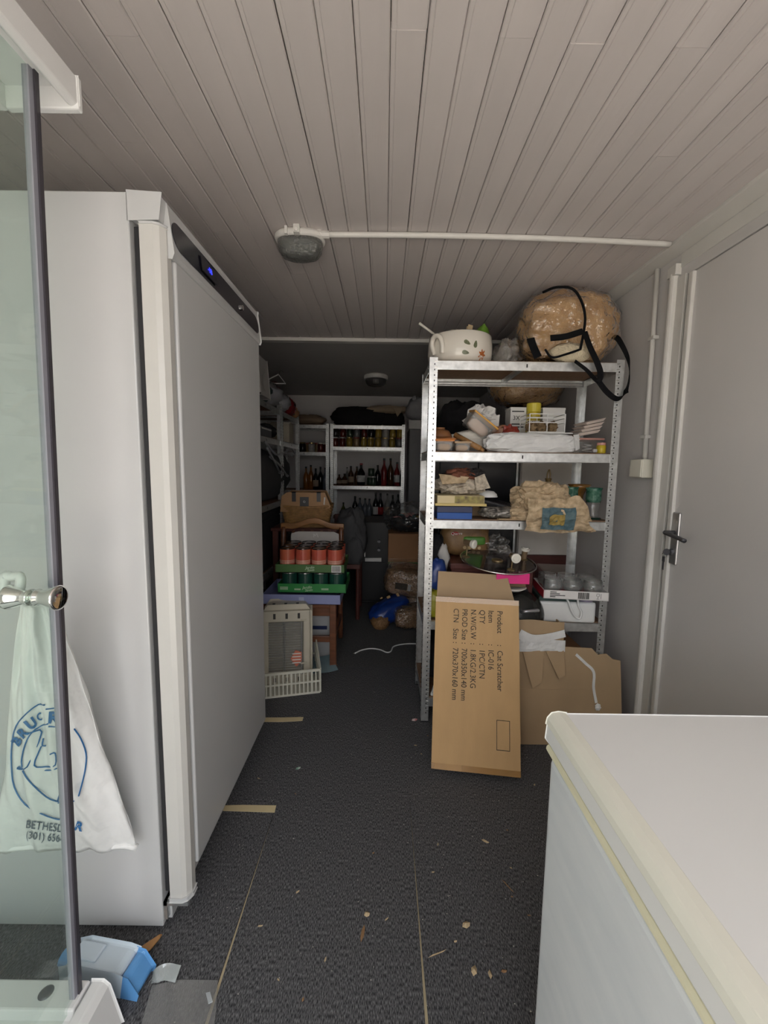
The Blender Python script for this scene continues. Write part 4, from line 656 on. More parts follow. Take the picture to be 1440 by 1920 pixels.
for j in range(3):
    for i in range(4):
        p = (-.455-.15+i*.1, 2.69-.102+j*.1, .637); lb = 'red tin at the %s of the %s row in the olive tray' % (COLN[i], ('front', 'middle', 'back')[j])
        if i == j == 0: rt.location = p; rt['label'] = lb; rt['group'] = 'red tins in the olive tray'
        else: dup(rt, p, (0, 0, i*1.3+j), lb, 'red tins in the olive tray')
        if j < 3:
            p = (-.445-.15+i*.1, 2.70-.102+j*.1, .505); lb = 'dark green tin at the %s of the %s row in the green tray' % (COLN[i], ('front', 'middle', 'back')[j])
            if i == j == 0: gt.location = p; gt['label'] = lb; gt['group'] = 'green tins in the bright green tray'
            else: dup(gt, p, (0, 0, i*1.3+j), lb, 'green tins in the bright green tray')
t = T('tall_tray', 'grey white card tray with a logo standing behind the red tins', 'tray', (-.47, 2.90, .434)); obj('panel', B().prism([(-.2, 0), (.17, 0), (.155, .385), (.12, .40), (-.13, .40), (-.18, .385)], 0, .006, 'y'), mat('grey_card', (.50, .48, .45), .6), t)
obj('logo', B().tube([(-.02, -.001, .36), (-.02, -.001, .385), (-.012, -.001, .37), (.0, -.001, .385), (.01, -.001, .36)], .002, 5, 3), PAPER_WHITE, t)
# under the chair
t = T('under_chair_box', 'grey box with a blue label under the wooden chair', 'box', (-.51, 2.80, 0)); obj('body', B().box(-.17, .17, -.10, .15, 0, .30), mat('grey_box', (.42, .42, .42), .6), t, bevel=.003); obj('label', B().box(0, .14, -.1015, -.1, .2, .225), MATS['navy'], t); obj('ring_mark', B().cyl((-.04, -.1015, .215), (-.04, -.1, .215), .018, n=16), MATS['navy'], t)
t = T('blue_paper', 'sheet of pale blue paper on the floor under the wooden chair', 'paper', (-.42, 2.56, .002), rot=(R(4), R(-10), R(20))); obj('sheet', B().grid(lambda u, v: ((u-.5)*.24, (v-.5)*.2, .035*(1-u)+.006*math.sin(u*6)), 8, 4), mat('pale_blue_paper', (.22, .33, .37), .6), t, solid=.001)
# ================================================================ CRATE and pet carrier
CRW = mat('ivory_crate', (.66, .65, .55), .45, var=.05)
c0 = V((-.352, 2.262, 0)); ca = math.atan2(-.075, -.31); cr = T('plastic_crate', 'ivory slatted plastic crate on the floor beside the fridge', 'crate', c0, rz=ca+math.pi)
L_, Dp, H_ = .50, .36, .145                                    # local x runs left (negative), y to the back
def side(o, ax, ln, name, h0, h1):
    b = B(); mm = frame(o, ax, (0, 0, 1)); t_ = .008; n = int(ln/.022)
    b.box(0, ln, 0, .012, 0, t_, mm).box(0, ln, H_*.5-.005, H_*.5+.005, 0, t_, mm).add([mm @ V(p) for p in ((0, h0-.014, 0), (ln, h1-.014, 0), (ln, h1, 0), (0, h0, 0), (0, h0-.014, t_), (ln, h1-.014, t_), (ln, h1, t_), (0, h0, t_))], [(3,2,1,0),(4,5,6,7),(0,1,5,4),(1,2,6,5),(2,3,7,6),(3,0,4,7)])
    p = obj(name, b, CRW, cr); sm = B().box(-.0035, .0035, 0, 1, .001, t_-.001).mesh('slat'); sm.materials.append(CRW)
    for i in range(n+1):
        x = ln*i/n; s = obj('slat', sm, None, p); s.matrix_local = mm @ Matrix.Translation((x, .005, 0)) @ Matrix.Diagonal((1.6 if i % 5 == 0 else 1, h0+(h1-h0)*x/ln-.012, 1, 1))
side((-L_, 0, .003), (1, 0, 0), L_, 'front_panel', H_, H_); side((-L_, Dp, .003), (1, 0, 0), L_, 'back_panel', H_+.04, H_+.04); side((0, 0, .003), (0, 1, 0), Dp, 'end_panel', H_, H_+.04); side((-L_, 0, .003), (0, 1, 0), Dp, 'end_panel', H_, H_+.04)
obj('base', B().box(-L_, 0, 0, Dp, .003, .008), CRW, cr)
PETC = mat('beige_pet_plastic', (.52, .48, .38), .45, var=.06)
pcx = T('pet_carrier', 'beige plastic pet carrier with a wire door standing on end in the ivory crate', 'pet carrier', (-.555, 2.325, .014), rot=(R(-4), 0, R(9)))
pw, ph, pd = .27, .455, .175
obj('shell', B().prism([(-pw/2, .0), (pw/2, .0), (pw/2, ph-.04), (pw/2-.03, ph), (-pw/2+.03, ph), (-pw/2, ph-.04)], .03, pd, 'y'), PETC, pcx, bevel=.012, seg=3)
for a in ((-pw/2, pw/2, ph-.085, ph-.02), (-pw/2, pw/2, .0, .055), (-pw/2, -pw/2+.03, .05, ph-.08), (pw/2-.04, pw/2, .05, ph-.08)): obj('door_frame', B().box(a[0], a[1], 0, .034, a[2], a[3]), PETC, pcx, bevel=.006)
obj('dark_inside', B().box(-pw/2+.03, pw/2-.04, .026, .031, .05, ph-.085), mat('carrier_inside', (.26, .245, .205), .7), pcx)
wd_ = obj('wire_door', B().cyl((-.02, .004, .05), (-.02, .004, ph-.085), .0022, n=6).cyl((-.012, .004, .05), (-.012, .004, ph-.085), .0022, n=6).cyl((pw/2-.05, .006, .045), (pw/2-.05, .006, ph-.075), .004, n=8), GALV, pcx)
bm_ = B().cyl((-pw/2+.028, 0, 0), (pw/2-.045, 0, 0), .0016, n=6).mesh('wire'); bm_.materials.append(GALV)
for i in range(21): obj('wire', bm_, None, wd_, (0, .006, .058+i*.0152))
obj('hinge_knob', B().cyl((pw/2-.055, .0, ph-.078), (pw/2-.02, .0, ph-.078), .006), PETC, pcx); obj('hinge_knob', B().cyl((pw/2-.055, .0, .12), (pw/2-.02, .0, .12), .006), PETC, pcx)
for x in (-.07, .0, .07): obj('vent_slot', B().box(x-.007, x+.007, -.0012, .002, ph-.066, ph-.034), INK, pcx); obj('vent_slot', B().box(x-.02, x-.004, .08, .11, ph-.001, ph+.001), INK, pcx); obj('vent_slot', B().box(x-.007, x+.007, -.0012, .002, .016, .04), INK, pcx)
obj('sticker', B().prism([(.02, .15), (.055, .10), (.085, .135), (.085, .185), (.05, .20)], .001, .0035, 'y'), mat('red_white_sticker', (.60, .17, .10), .5), pcx)
for k in range(4): obj('sticker_stripe', B().box(.03, .08, .0, .0012, .122+k*.018, .128+k*.018), PAPER_WHITE, pcx)
# ================================================================ WICKER HAMPER behind the chair
WICK = mat('willow', (.40, .22, .08), .55, var=.45, vs=30, bump=.3, bs=80)
tb_ = T('side_table', 'dark wooden side table under the wicker hamper', 'table', (-.60, 3.27, 0)); obj('top', B().box(-.25, .25, -.17, .17, .80, .825), MR, tb_, bevel=.004)
for x in (-.22, .22):
    for y in (-.14, .14): obj('leg', B().box(x-.02, x+.02, y-.02, y+.02, 0, .80), MR, tb_, bevel=.003)
hm = T('wicker_hamper', 'wicker hamper with a tan flap and black straps on the side table', 'hamper', (-.595, 3.25, .826), rz=R(4)); hw, hd2, hh = .19, .13, .15
def rr(w, d, n=48, p=5): return [(math.copysign(abs(math.cos(a))**(2/p), math.cos(a))*w, math.copysign(abs(math.sin(a))**(2/p), math.sin(a))*d) for a in [2*math.pi*i/n for i in range(n)]]
for k in range(14):
    z = .008+k*.0105; s = .84+.18*z/hh
    obj('weave_band', B().tube([(x*(1+.012*(-1)**(i//2+k)), y*(1+.018*(-1)**(i//2+k)), z+.012*(x/hw)**2*(z/hh)) for i, (x, y) in enumerate(rr(hw*s, hd2*s))], .0058, 6, 1, True), WICK, hm, smooth=True)
for i, (x, y) in enumerate(rr(hw, hd2, 28)): obj('stake', B().cyl((x*.84, y*.84, .002), (x*1.0, y*1.0, hh), .0045, n=6), WICK, hm)
obj('rim', B().tube([(x*1.02, y*1.03, hh+.006+.012*(x/hw)**2) for x, y in rr(hw, hd2)], .0095, 8, 1, True), WICK, hm, smooth=True); obj('base', B().prism(rr(hw*.83, hd2*.83), 0, .008, 'z'), WICK, hm)
LEA = mat('tan_leatherette', (.40, .225, .10), .6, var=.08, vs=6, bump=.15, bs=60)
obj('flap', B().prism([(-.185, .13), (.12, .13), (.175, .165), (.16, .205), (.135, .262), (-.14, .262), (-.175, .235)], -.125, .11, 'y'), LEA, hm, bevel=.008)
for x in (-.09, .095): obj('strap', B().strap([(x, -.128, .20), (x, -.130, .25), (x, -.12, .272), (x, -.04, .268)], (1, 0, 0), .03, .005), BLACK_PLASTIC, hm)
lb_ = obj('black_tag', B().box(-.045, .02, -.1345, -.1255, .165, .235), BLACK_PLASTIC, hm); obj('emblem', B().tube([(-.012+.007*math.cos(a), -.136, .20+.007*math.sin(a)) for a in [i*math.pi/5 for i in range(10)]], .0014, 5, 2, True), PAPER_WHITE, lb_)
obj('paper', B().add([(.13, -.127, .18), (.165, -.115, .165), (.155, -.12, .23), (.135, -.128, .235)], [(0, 1, 2, 3)]), PAPER_WHITE, hm, solid=.002)
# ================================================================ DARK MIDDLE of the back room
GREYC = mat('charcoal_cloth', (.085, .085, .088), .9, var=.25, vs=8, bump=.3, bs=30)
c2 = T('grey_covered_chair', 'dark chair draped with a charcoal cloth left of the black oven', 'chair', (-.30, 3.60, 0))
for x in (-.15, .09):
    for y in (-.17, .17): obj('leg', B().cyl((x, y, 0), (x, y, .46), .018), MR, c2)
obj('seat', B().box(-.18, .11, -.2, .2, .44, .48), MR, c2, bevel=.006); obj('back_frame', B().box(-.15, .09, .17, .2, .48, .86), MR, c2, bevel=.006)
obj('cover', B().blob((.03, -.06, .70), (.135, .15, .23), 141, .22, 1.8, 30, 26, 2.2, .485, ridge=.5), GREYC, c2, smooth=True); obj('cover_fold', B().blob((.06, -.19, .58), (.07, .03, .14), 143, .3, 2, 18, 18, 2, .485, ridge=.6), GREYC, c2, smooth=True)
t = T('black_oven', 'black oven with two knobs and a white strip in the dark back room', 'oven', (-.06, 4.1, 0)); obj('body', B().box(-.16, .13, -.25, .25, 0, .78), mat('oven_black', (.01, .01, .011), .5), t, bevel=.006)
for z in (.52, .60): obj('knob', B().cyl((.02, -.25, z), (.02, -.275, z), .016, .013, 16), STEEL_DARK, t)
obj('white_strip', B().box(-.108, .045, -.285, -.25, .412, .446), PAPER_WHITE, t, bevel=.002); obj('door', B().box(-.15, .12, -.262, -.25, .03, .40), MATS['oven_black'], t, bevel=.004); obj('edge_trim', B().box(-.115, -.108, -.255, -.25, .45, .75), GALV, t)
t = T('black_crate', 'black plastic crate under the brown carton', 'crate', (.27, 3.86, 0)); obj('body', B().box(-.20, .22, -.2, .2, 0, .43), BLACK_PLASTIC, t, bevel=.006); obj('rim', B().box(-.21, .23, -.21, .21, .40, .435), BLACK_PLASTIC, t, bevel=.004)
t = T('green_tub_lid', 'thin green lid between the black crate and the brown carton', 'lid', (.25, 3.85, .436)); obj('lid', B().box(-.2, .22, -.22, .2, 0, .02), mat('dull_green', (.10, .15, .04), .5), t, bevel=.005); obj('rim', B().box(-.205, .225, -.225, .205, -.0, .008), MATS['dull_green'], t)
t = T('brown_carton', 'old brown carton sealed with shiny tape beside the black oven', 'carton', (.245, 3.82, .457)); obj('body', B().box(-.20, .22, -.2, .18, 0, .25), CARD_DARK, t, bevel=.004); obj('tape', B().box(-.201, .221, -.2015, -.2, .0, .03).box(.08, .13, -.202, -.2, 0, .25), MATS['parcel_tape'], t)
for s in (-1, 1): obj('top_flap', B().box(-.2, .22, min(0, s*.19)-.01, max(0, s*.19)-.01, .25, .254), CARD_DARK, t)
t = T('bag_of_wrappers', 'clear bag of colourful wrappers on top of the brown carton', 'bag', (.235, 3.78, .713)); obj('dark_fill', B().blob((.01, 0, .075), (.19, .14, .075), 151, .2, 2.4, 28, 16, 2.3, 0, ridge=.4), DARKC, t, smooth=True)
for i in range(34):
    a = RND.uniform(0, 6.28); r_ = RND.uniform(0, .8); c = RND.choice(('red', 'cream', 'teal', 'gold', 'pink')); m_ = mat('wrapper_'+c, {'red': (.40, .06, .04), 'cream': (.60, .52, .40), 'teal': (.05, .16, .17), 'gold': (.42, .28, .06), 'pink': (.5, .2, .2)}[c], .35)
    zz = .085+.07*(1-r_*r_)**.5; w_ = RND.uniform(.018, .034); x, y = .17*r_*math.cos(a), -.02+.12*r_*math.sin(a)
    obj('wrapper', B().add([(-w_, -w_*.6, .004), (w_, -w_*.5, -.006), (w_*.8, w_*.6, .006), (-w_*.7, w_*.5, -.004), (0, 0, .014)], [(0, 1, 4), (1, 2, 4), (2, 3, 4), (3, 0, 4)]), m_, t, (x, y, zz), (RND.uniform(-.6, .3), RND.uniform(-.5, .5), RND.uniform(0, 6)))
obj('clear_bag', B().blob((0, 0, .125), (.23, .165, .135), 153, .2, 2.2, 34, 22, 2, 0, ridge=.5), clear('thick_film', (.93, .93, .93), .05, (.5, .5, .5), .12, 2.2, .9, 20), t)
PEL = mat('wood_pellets', (.36, .20, .09), .4, col2=(.17, .085, .03), vs=75, bump=.8, bs=110)
def pellets(label, c, r, rz, seed, m_=None, extra=None, tilt=(0, 0)):
    t = T('pellet_bag', label, 'bag', c, rot=(tilt[0], tilt[1], rz)); obj('bag', B().blob((0, 0, r[2]), r, seed, .06, 2.6, 34, 20, 4.2, 0, ridge=.5), m_ or PEL, t, smooth=True); obj('gloss_film', B().blob((0, 0, r[2]+.002), (r[0]*1.02, r[1]*1.02, r[2]*1.03), seed, .065, 2.6, 34, 20, 4.2, -.001, ridge=.6), FILM, t); return t
t = pellets('uppermost bag of wood pellets with a dark picture label on the blue sack', (.24, 3.52, .205), (.23, .14, .12), R(-6), 161, tilt=(R(5), R(6))); lbm = mat('label_dark', (.06, .045, .03), .5, var=.4, vs=60); obj('label', B().box(-.13, -.03, -.149, -.143, .08, .135), lbm, t); obj('price_label', B().box(-.025, .0, -.15, -.144, .078, .13), mat('label_grey', (.4, .38, .35), .5), t)
t = pellets('lowest bag of wood pellets on the floor near the bright rack', (.275, 3.31, 0), (.19, .11, .085), R(16), 165, tilt=(0, 0)); obj('label', B().box(-.13, -.05, -.09, -.083, .135, .165), lbm, t, rot=(R(-18), 0, 0))
t = pellets('lower bag of wood pellets at the back, under the uppermost one', (.30, 3.53, 0), (.20, .09, .10), R(3), 167)
BLUE = mat('blue_sack', (.012, .05, .27), .3, var=.25, vs=6, bump=.3, bs=12); bs = T('blue_sack', 'torn blue sack of pellets lying against the pellet bags', 'sack', (.085, 3.37, .03), rot=(0, R(-20), R(26))); obj('sack', B().blob((0, 0, .085), (.18, .11, .085), 171, .10, 2.2, 34, 20, 2.8, 0, ridge=.4), BLUE, bs, smooth=True)
obj('torn_end', B().blob((-.125, -.05, .06), (.07, .08, .06), 173, .12, 2.4, 22, 14, 2.6, 0, ridge=.4), PEL, bs, smooth=True)
for x, z, w_, h_ in ((.03, .17, .03, .02), (.11, .15, .02, .03), (-.03, .19, .02, .01)): obj('patch', B().box(x-w_/2, x+w_/2, -.09, -.084, z-h_/2, z+h_/2), CARD, bs, rot=(R(-28), 0, 0))
obj('round_mark', B().cyl((.075, -.118, .10), (.075, -.122, .10), .012, n=14), PAPER_WHITE, bs)
cp = [W(x, y, Z=.005) for x, y in ((665, 1225), (678, 1219), (695, 1216), (712, 1218), (725, 1223), (733, 1221), (737, 1213), (748, 1209), (765, 1207), (785, 1207), (800, 1206))]
cb_ = obj('white_cable', B().tube(cp, .0045, 8, 6), WHITE_PLASTIC, smooth=True); tag(cb_, 'thin white cable lying in a curve on the grey carpet', 'cable'); obj('cable_end', B().cyl(cp[0], cp[0]+V((-.012, -.004, 0)), .003), CHROME, cb_)
# ================================================================ JARS AND BOTTLES on the back racks
RJ = random.Random(11)
def jar(name, r, h, cm, lm):
    t = T(name, 'x', 'jar'); obj('glass', B().lathe([(r*.9, 0), (r, .006), (r, h*.78), (r*.85, h*.86)], 18), cm, t, smooth=True); obj('lid', B().lathe([(r*.88, h*.86), (r*.9, h), (r*.86, h)], 18), lm, t); return t
JC = {'yellow': (.36, .24, .04), 'red': (.14, .025, .02), 'tan': (.30, .20, .10), 'white': (.45, .43, .40), 'green': (.06, .09, .06), 'grey': (.20, .20, .20), 'dark': (.03, .025, .025), 'orange': (.30, .10, .02)}
JL = {k: mat('preserve_'+k, v, .15, var=.3, vs=40) for k, v in JC.items()}; LIDS = [mat('jar_lid_gold', (.40, .30, .12), .3, metal=.7), mat('jar_lid_white', (.6, .58, .54), .4), mat('jar_lid_red', (.25, .04, .03), .4)]
protos = {k: None for k in JC}
def putjar(k, p, lb, gr):
    if protos[k] is None: protos[k] = jar('preserve_jar', .039, .112, JL[k], LIDS[list(JC).index(k) % 3]); o = protos[k]; o.location = p; o['label'] = lb; o['group'] = gr
    else: dup(protos[k], p, (0, 0, RJ.uniform(0, 6)), lb, gr)
ORD = ('first', 'second', 'third', 'fourth', 'fifth', 'sixth', 'seventh', 'eighth', 'ninth', 'tenth')
for i, k in enumerate(('red', 'red', 'yellow', 'tan', 'yellow', 'yellow', 'yellow', 'white', 'yellow', 'grey')): putjar(k, (-.60+i*.0865, 5.13+RJ.uniform(-.01, .01), 1.535), '%s jar, %s from the left, lower row on the top shelf of the back rack' % (k, ORD[i]), 'jars on the back rack')
for i, k in enumerate(('dark', 'red', 'green', 'grey', 'red', 'dark', 'yellow', 'white', 'yellow', 'yellow')): putjar(k, (-.595+i*.0865, 5.135+RJ.uniform(-.01, .01), 1.648), '%s jar, %s from the left, upper row on the top shelf of the back rack' % (k, ORD[i]), 'jars on the back rack')
def bottle(r, h, gm_, lm, cm, neck=.32, shoulder=.55):
    t = T('bottle', 'x', 'bottle'); obj('glass', B().lathe([(r*.92, 0), (r, .006), (r, h*shoulder), (r*.8, h*(shoulder+.08)), (r*neck, h*.78), (r*neck, h*.93), (r*neck*1.1, h*.94)], 18), gm_, t, smooth=True); obj('cap', B().lathe([(r*neck*1.15, h*.92), (r*neck*1.15, h), (r*neck, h)], 14), cm, t)
    if lm: obj('label_wrap', B().lathe([(r*1.012, h*.15), (r*1.012, h*.45)], 18), lm, t, smooth=True)
    return t
GB = {'dark': mat('bottle_dark', (.012, .011, .012), .08), 'brown': mat('bottle_brown', (.075, .03, .012), .1), 'clear': clear('bottle_clear', (.8, .82, .8), .15, (.4, .4, .38), .04, 1.5), 'amber': mat('bottle_amber', (.26, .09, .015), .12), 'greyblue': mat('bottle_greyblue', (.12, .135, .16), .15), 'red': mat('bottle_red', (.20, .02, .02), .12), 'green': mat('bottle_green', (.10, .11, .03), .12)}
LB = {'white': PAPER_WHITE, 'red': mat('label_red', (.42, .03, .03), .5), 'tan': mat('label_tan', (.45, .34, .24), .5), None: None}; CAPB = mat('cap_black', (.02, .02, .02), .4); CAPR = mat('cap_red', (.30, .02, .02), .4)
def putb(px, z, y, r, h, g, lb=None, cap=CAPB, desc='', **k):
    p = W(px, 900, Y=y); t = bottle(r, h, GB[g], LB[lb], cap, **k); t.location = (p.x, y, z); t['label'] = desc; t['group'] = 'bottles on the back racks'
for a in ((636, .03, .13, 'brown', 'tan', 'tiny brown bottle at the left end'), (646, .037, .14, 'brown', 'tan', 'squat brown bottle with a tan label'), (651, .025, .22, 'clear', None, 'slim clear bottle behind the squat brown one'), (658, .034, .235, 'brown', 'tan', 'brown bottle with a tan label, fourth from the left'), (669, .032, .23, 'brown', None, 'plain brown bottle behind the big dark one'), (677, .048, .27, 'dark', 'white', 'big dark bottle with a white label'), (708, .036, .25, 'dark', None, 'plain black bottle beside the green jars'), (720, .038, .335, 'red', None, 'tall dark red bottle, left of the pair'), (732, .038, .335, 'brown', None, 'tall brown bottle, right of the pair'), (744, .036, .29, 'red', 'white', 'red bottle with a pale label at the right end'), (752, .022, .19, 'dark', None, 'thin black bottle at the right end')):
    putb(a[0], 1.065, 5.14 if a[0] not in (651, 669) else 5.24, a[1], a[2], a[3], a[4], CAPR if a[3] == 'dark' and a[4] else CAPB, a[5]+', middle shelf of the back rack')
for px, z, wh_ in ((694, 1.065, 'lower left'), (700, 1.065, 'lower right'), (696, 1.177, 'upper')): putjar('green', W(px, 900, Y=5.2 if px != 700 else 5.13).xy.to_3d()+V((0, 0, z)), '%s green jar of the three stacked on the middle shelf of the back rack' % wh_, 'green jars on the back rack')
for a in ((644, .03, .19, 'green', None, 'small olive bottle at the left end'), (666, .036, .27, 'dark', 'red', 'dark bottle with a red label'), (675, .034, .25, 'greyblue', None, 'leftmost grey blue flask'), (685, .036, .245, 'greyblue', None, 'middle grey blue flask'), (693, .033, .24, 'greyblue', None, 'rightmost grey blue flask'), (705, .036, .32, 'dark', 'white', 'tall dark bottle with a white label'), (714, .036, .31, 'dark', 'red', 'tall dark bottle with a red label'), (727, .034, .31, 'clear', 'tan', 'tall clear bottle with a tan label'), (737, .036, .29, 'dark', None, 'plain dark bottle, second from the right'), (747, .036, .30, 'dark', None, 'plain dark bottle at the right end')):
    putb(a[0], .66, 5.13, a[1], a[2], a[3], a[4], CAPB, a[5]+', third shelf of the back rack')
for i, k in enumerate(('dark', 'tan', 'white', 'tan', 'red', 'red')): putjar(k, (-1.0+i*.055+.0, 5.13+.085*(i % 2), 1.465+(.0 if i % 2 == 0 else .0)), '%s jar, %s from the left, on the dim corner rack' % (k, ORD[i]), 'jars on the corner rack')
for i, (k, h, l) in enumerate((('amber', .28, None), ('amber', .30, None), ('dark', .26, 'tan'), ('dark', .28, None), ('greyblue', .27, None), ('dark', .28, None))):
    putb(574+i*9, 1.005, 5.13+.05*(i % 2), .034, h, k, l, CAPB, '%s bottle, %s from the left, on the dim corner rack' % ({'greyblue': 'grey blue'}.get(k, k), ORD[i]))
# on top of the back rack
t = T('black_duvet', 'black cloth bundle heaped on top of the back rack', 'cloth', (-.20, 5.25, 1.791)); obj('bundle', B().blob((-.12, 0, .11), (.33, .17, .125), 181, .12, 2.2, 34, 18, 2.8, 0, ridge=.4), DARKC, t, smooth=True); obj('bundle_end', B().blob((.30, 0, .085), (.14, .16, .095), 183, .15, 2.2, 24, 14, 2.6, 0, ridge=.4), DARKC, t, smooth=True)
t = T('beige_blanket', 'beige blanket draped over the black bundle on the back rack', 'blanket', (.02, 5.2, 1.93)); obj('blanket', B().blob((0, 0, .055), (.26, .13, .05), 187, .18, 2.0, 30, 16, 2.6, ridge=.5), mat('beige_wool', (.42, .33, .23), .9, bump=.3, bs=60), t, smooth=True); obj('corner', B().add([(.08, -.12, .06), (.2, -.12, .06), (.13, -.16, -.04)], [(0, 1, 2)]), MATS['beige_wool'], t, solid=.01)
t = T('grey_cabinet', 'tall plain grey cabinet right of the back rack', 'cabinet', (.46, 5.14, 0)); obj('body', B().box(-.17, .2, -.2, .3, 0, 1.74), mat('grey_laminate', (.24, .24, .25), .5), t, bevel=.004); obj('door', B().box(-.165, .195, -.216, -.201, .02, 1.73), MATS['grey_laminate'], t, bevel=.003); obj('handle', B().cyl((-.02, -.23, .6), (-.02, -.23, 1.6), .008), GALV, t)
t = T('white_carton', 'long white box lying on the grey cabinet', 'box', (.46, 5.1, 1.742)); obj('body', B().box(-.18, .2, -.16, .2, 0, .09), PAPER_WHITE, t, bevel=.003); obj('lid', B().box(-.183, .203, -.163, .203, .07, .1), PAPER_WHITE, t, bevel=.002)
t = T('white_sack', 'cloudy white plastic sack on the long white box', 'sack', (.45, 5.1, 1.845)); obj('sack', B().blob((0, 0, .14), (.19, .15, .15), 191, .18, 2.2, 26, 18, 2.2, 0, ridge=.5), mat('cloudy_plastic', (.42, .42, .44), .3, bump=.4, bs=20), t, smooth=True); obj('knot', B().blob((-.1, -.06, .26), (.03, .03, .03), 193, .4, 3, 12, 8), MATS['cloudy_plastic'], t)
# ================================================================ LEFT RACKS (dim)
def lump(name, label, cat, x, y, z, r, seed, m_, m2=None, pw=2.2, amp=.2):
    t = T(name, label, cat, (x, y, z)); obj('bundle', B().blob((0, 0, r[2]), r, seed, amp, 2.2, 24, 16, pw, 0, ridge=.5), m_, t, smooth=True); obj('fold', B().blob((r[0]*.35, -r[1]*.3, r[2]*1.6), (r[0]*.5, r[1]*.5, r[2]*.45), seed+1, .3, 2.4, 16, 10, 2, ridge=.5), m2 or m_, t, smooth=True); return t
LT = 1.755; DGRN = mat('dark_green_cloth', (.02, .045, .038), .8); GPL = mat('grey_plastic_bag', (.28, .28, .30), .3, bump=.4, bs=25); DRED = mat('dark_red_cloth', (.10, .01, .012), .6)
t = T('lamp_shade', 'white card lampshade with dark edges at the fridge end of the left rack', 'lampshade', (-.93, 2.90, LT)); obj('shade', B().prism([(-.12, 0), (.12, 0), (.10, .26), (-.10, .26)], -.13, .10, 'y'), mat('dull_white_card', (.45, .44, .42), .7), t, bevel=.003); obj('edging', B().box(-.122, .122, -.132, -.128, 0, .012).box(-.102, .102, -.132, -.1, .25, .262), INK, t); obj('disc', B().cyl((.125, -.02, .1), (.122, -.02, .1), .06, n=20), MATS['dull_white_card'], t)
lump('green_bag', 'dark green bag on the top of the left rack behind the lampshade', 'bag', -.97, 3.16, LT, (.12, .10, .10), 201, DGRN); lump('grey_plastic_bag', 'grey plastic bag spilling over the top edge of the left rack', 'bag', -.93, 3.32, LT, (.12, .16, .085), 203, GPL, FILM)
lump('clear_pouch', 'crumpled clear pouch on the left rack in front of the red cushion', 'bag', -.90, 3.62, LT, (.09, .08, .07), 207, GPL, FILM); lump('red_cushion', 'dark red cushion on top of the further left rack', 'cushion', -1.06, 3.74, LT, (.16, .14, .13), 209, DRED); lump('red_foil_bag', 'shiny red bag near the end of the further left rack', 'bag', -.97, 4.05, LT, (.11, .10, .09), 211, mat('red_foil', (.20, .012, .015), .2)); lump('brown_bag', 'brown paper bag at the far end of the left rack', 'bag', -.92, 4.18, LT-.0, (.07, .05, .055), 213, CARD_DARK)
lump('beige_bundle', 'beige bundle on top of the dim corner rack', 'bundle', -.93, 5.2, 1.791, (.18, .14, .06), 215, mat('dull_beige', (.25, .18, .12), .8), pw=2.8)
t = T('wire_hanger', 'white plastic clothes hanger lying on the grey plastic bag', 'hanger', (-.90, 3.42, LT+.19)); obj('bar', B().tube([(-.1, 0, .0), (.06, -.06, .06), (.09, .04, .01), (-.1, 0, 0)], .005, 6, 1), WHITE_PLASTIC, t); obj('hook', B().tube([(.06, -.06, .06), (.08, -.07, .09), (.1, -.05, .08)], .003, 6), CHROME, t)
for i in range(5): o = obj('paperback', B().box(-.09, .09, -.014, .014, 0, .17+.01*(i % 3)), mat('paper_spine', (.40, .36, .28), .7), None, (-.96, 3.86+i*.034, 1.505)); tag(o, 'cream spined book, %s in the row on the further left rack' % ORD[i], 'book', 'books on the left rack'); obj('pages', B().box(-.086, .084, -.011, .011, .17+.01*(i % 3), .1715+.01*(i % 3)), PAPER_WHITE, o)
t = T('blue_folder', 'dark folder with a white edge and blue spine on the left rack', 'folder', (-.98, 3.12, 1.505)); obj('cover', B().box(-.1, .1, -.16, .16, 0, .07), STEEL_DARK, t, bevel=.003); obj('white_edge', B().box(.098, .102, -.1, .15, .052, .062), PAPER_WHITE, t); obj('spine', B().box(-.1, .102, -.17, -.16, 0, .1), MATS['bright_blue'], t)
lump('dark_jumper', 'dark folded jumper in the middle of the left rack', 'clothes', -1.0, 3.40, 1.505, (.12, .09, .06), 221, DARKC)
t = T('grey_duffel', 'long grey duffel bag under the upper shelf of the left racks', 'bag', (-1.02, 3.42, 1.005)); obj('bag', B().blob((0, 0, .21), (.16, .72, .2), 225, .1, 2, 30, 18, 2.8, 0, ridge=.4), mat('dim_grey_cloth', (.07, .07, .072), .8), t, smooth=True); obj('end_panel', B().blob((.02, -.66, .18), (.1, .06, .13), 227, .1, 2, 16, 12), DARKC, t, smooth=True)
for i, pts in enumerate((((-.84, 2.95, 1.46), (-.83, 3.2, 1.38), (-.84, 3.5, 1.40), (-.84, 3.8, 1.39)), ((-.84, 3.0, 1.42), (-.83, 3.15, 1.33), (-.84, 3.35, 1.24)), ((-.85, 3.1, 1.36), (-.83, 3.3, 1.30), (-.84, 3.6, 1.21)), ((-.84, 3.5, 1.40), (-.82, 3.7, 1.44), (-.84, 3.9, 1.42)))):
    o = obj('grey_hose', B().tube(pts, .008, 8), mat('grey_hose', (.30, .30, .31), .3), smooth=True); tag(o, ('longest pale cable looped along the left racks', 'thick pale hose hanging nearest the fridge on the left rack', 'pale hose hanging second from the fridge on the left rack', 'short pale cable at the far end of the left racks')[i], 'cable', 'cables on the left racks'); obj('cable_end', B().cyl(V(pts[-1]), V(pts[-1])+V((0, .03, -.005)), .011), MATS['grey_hose'], o)
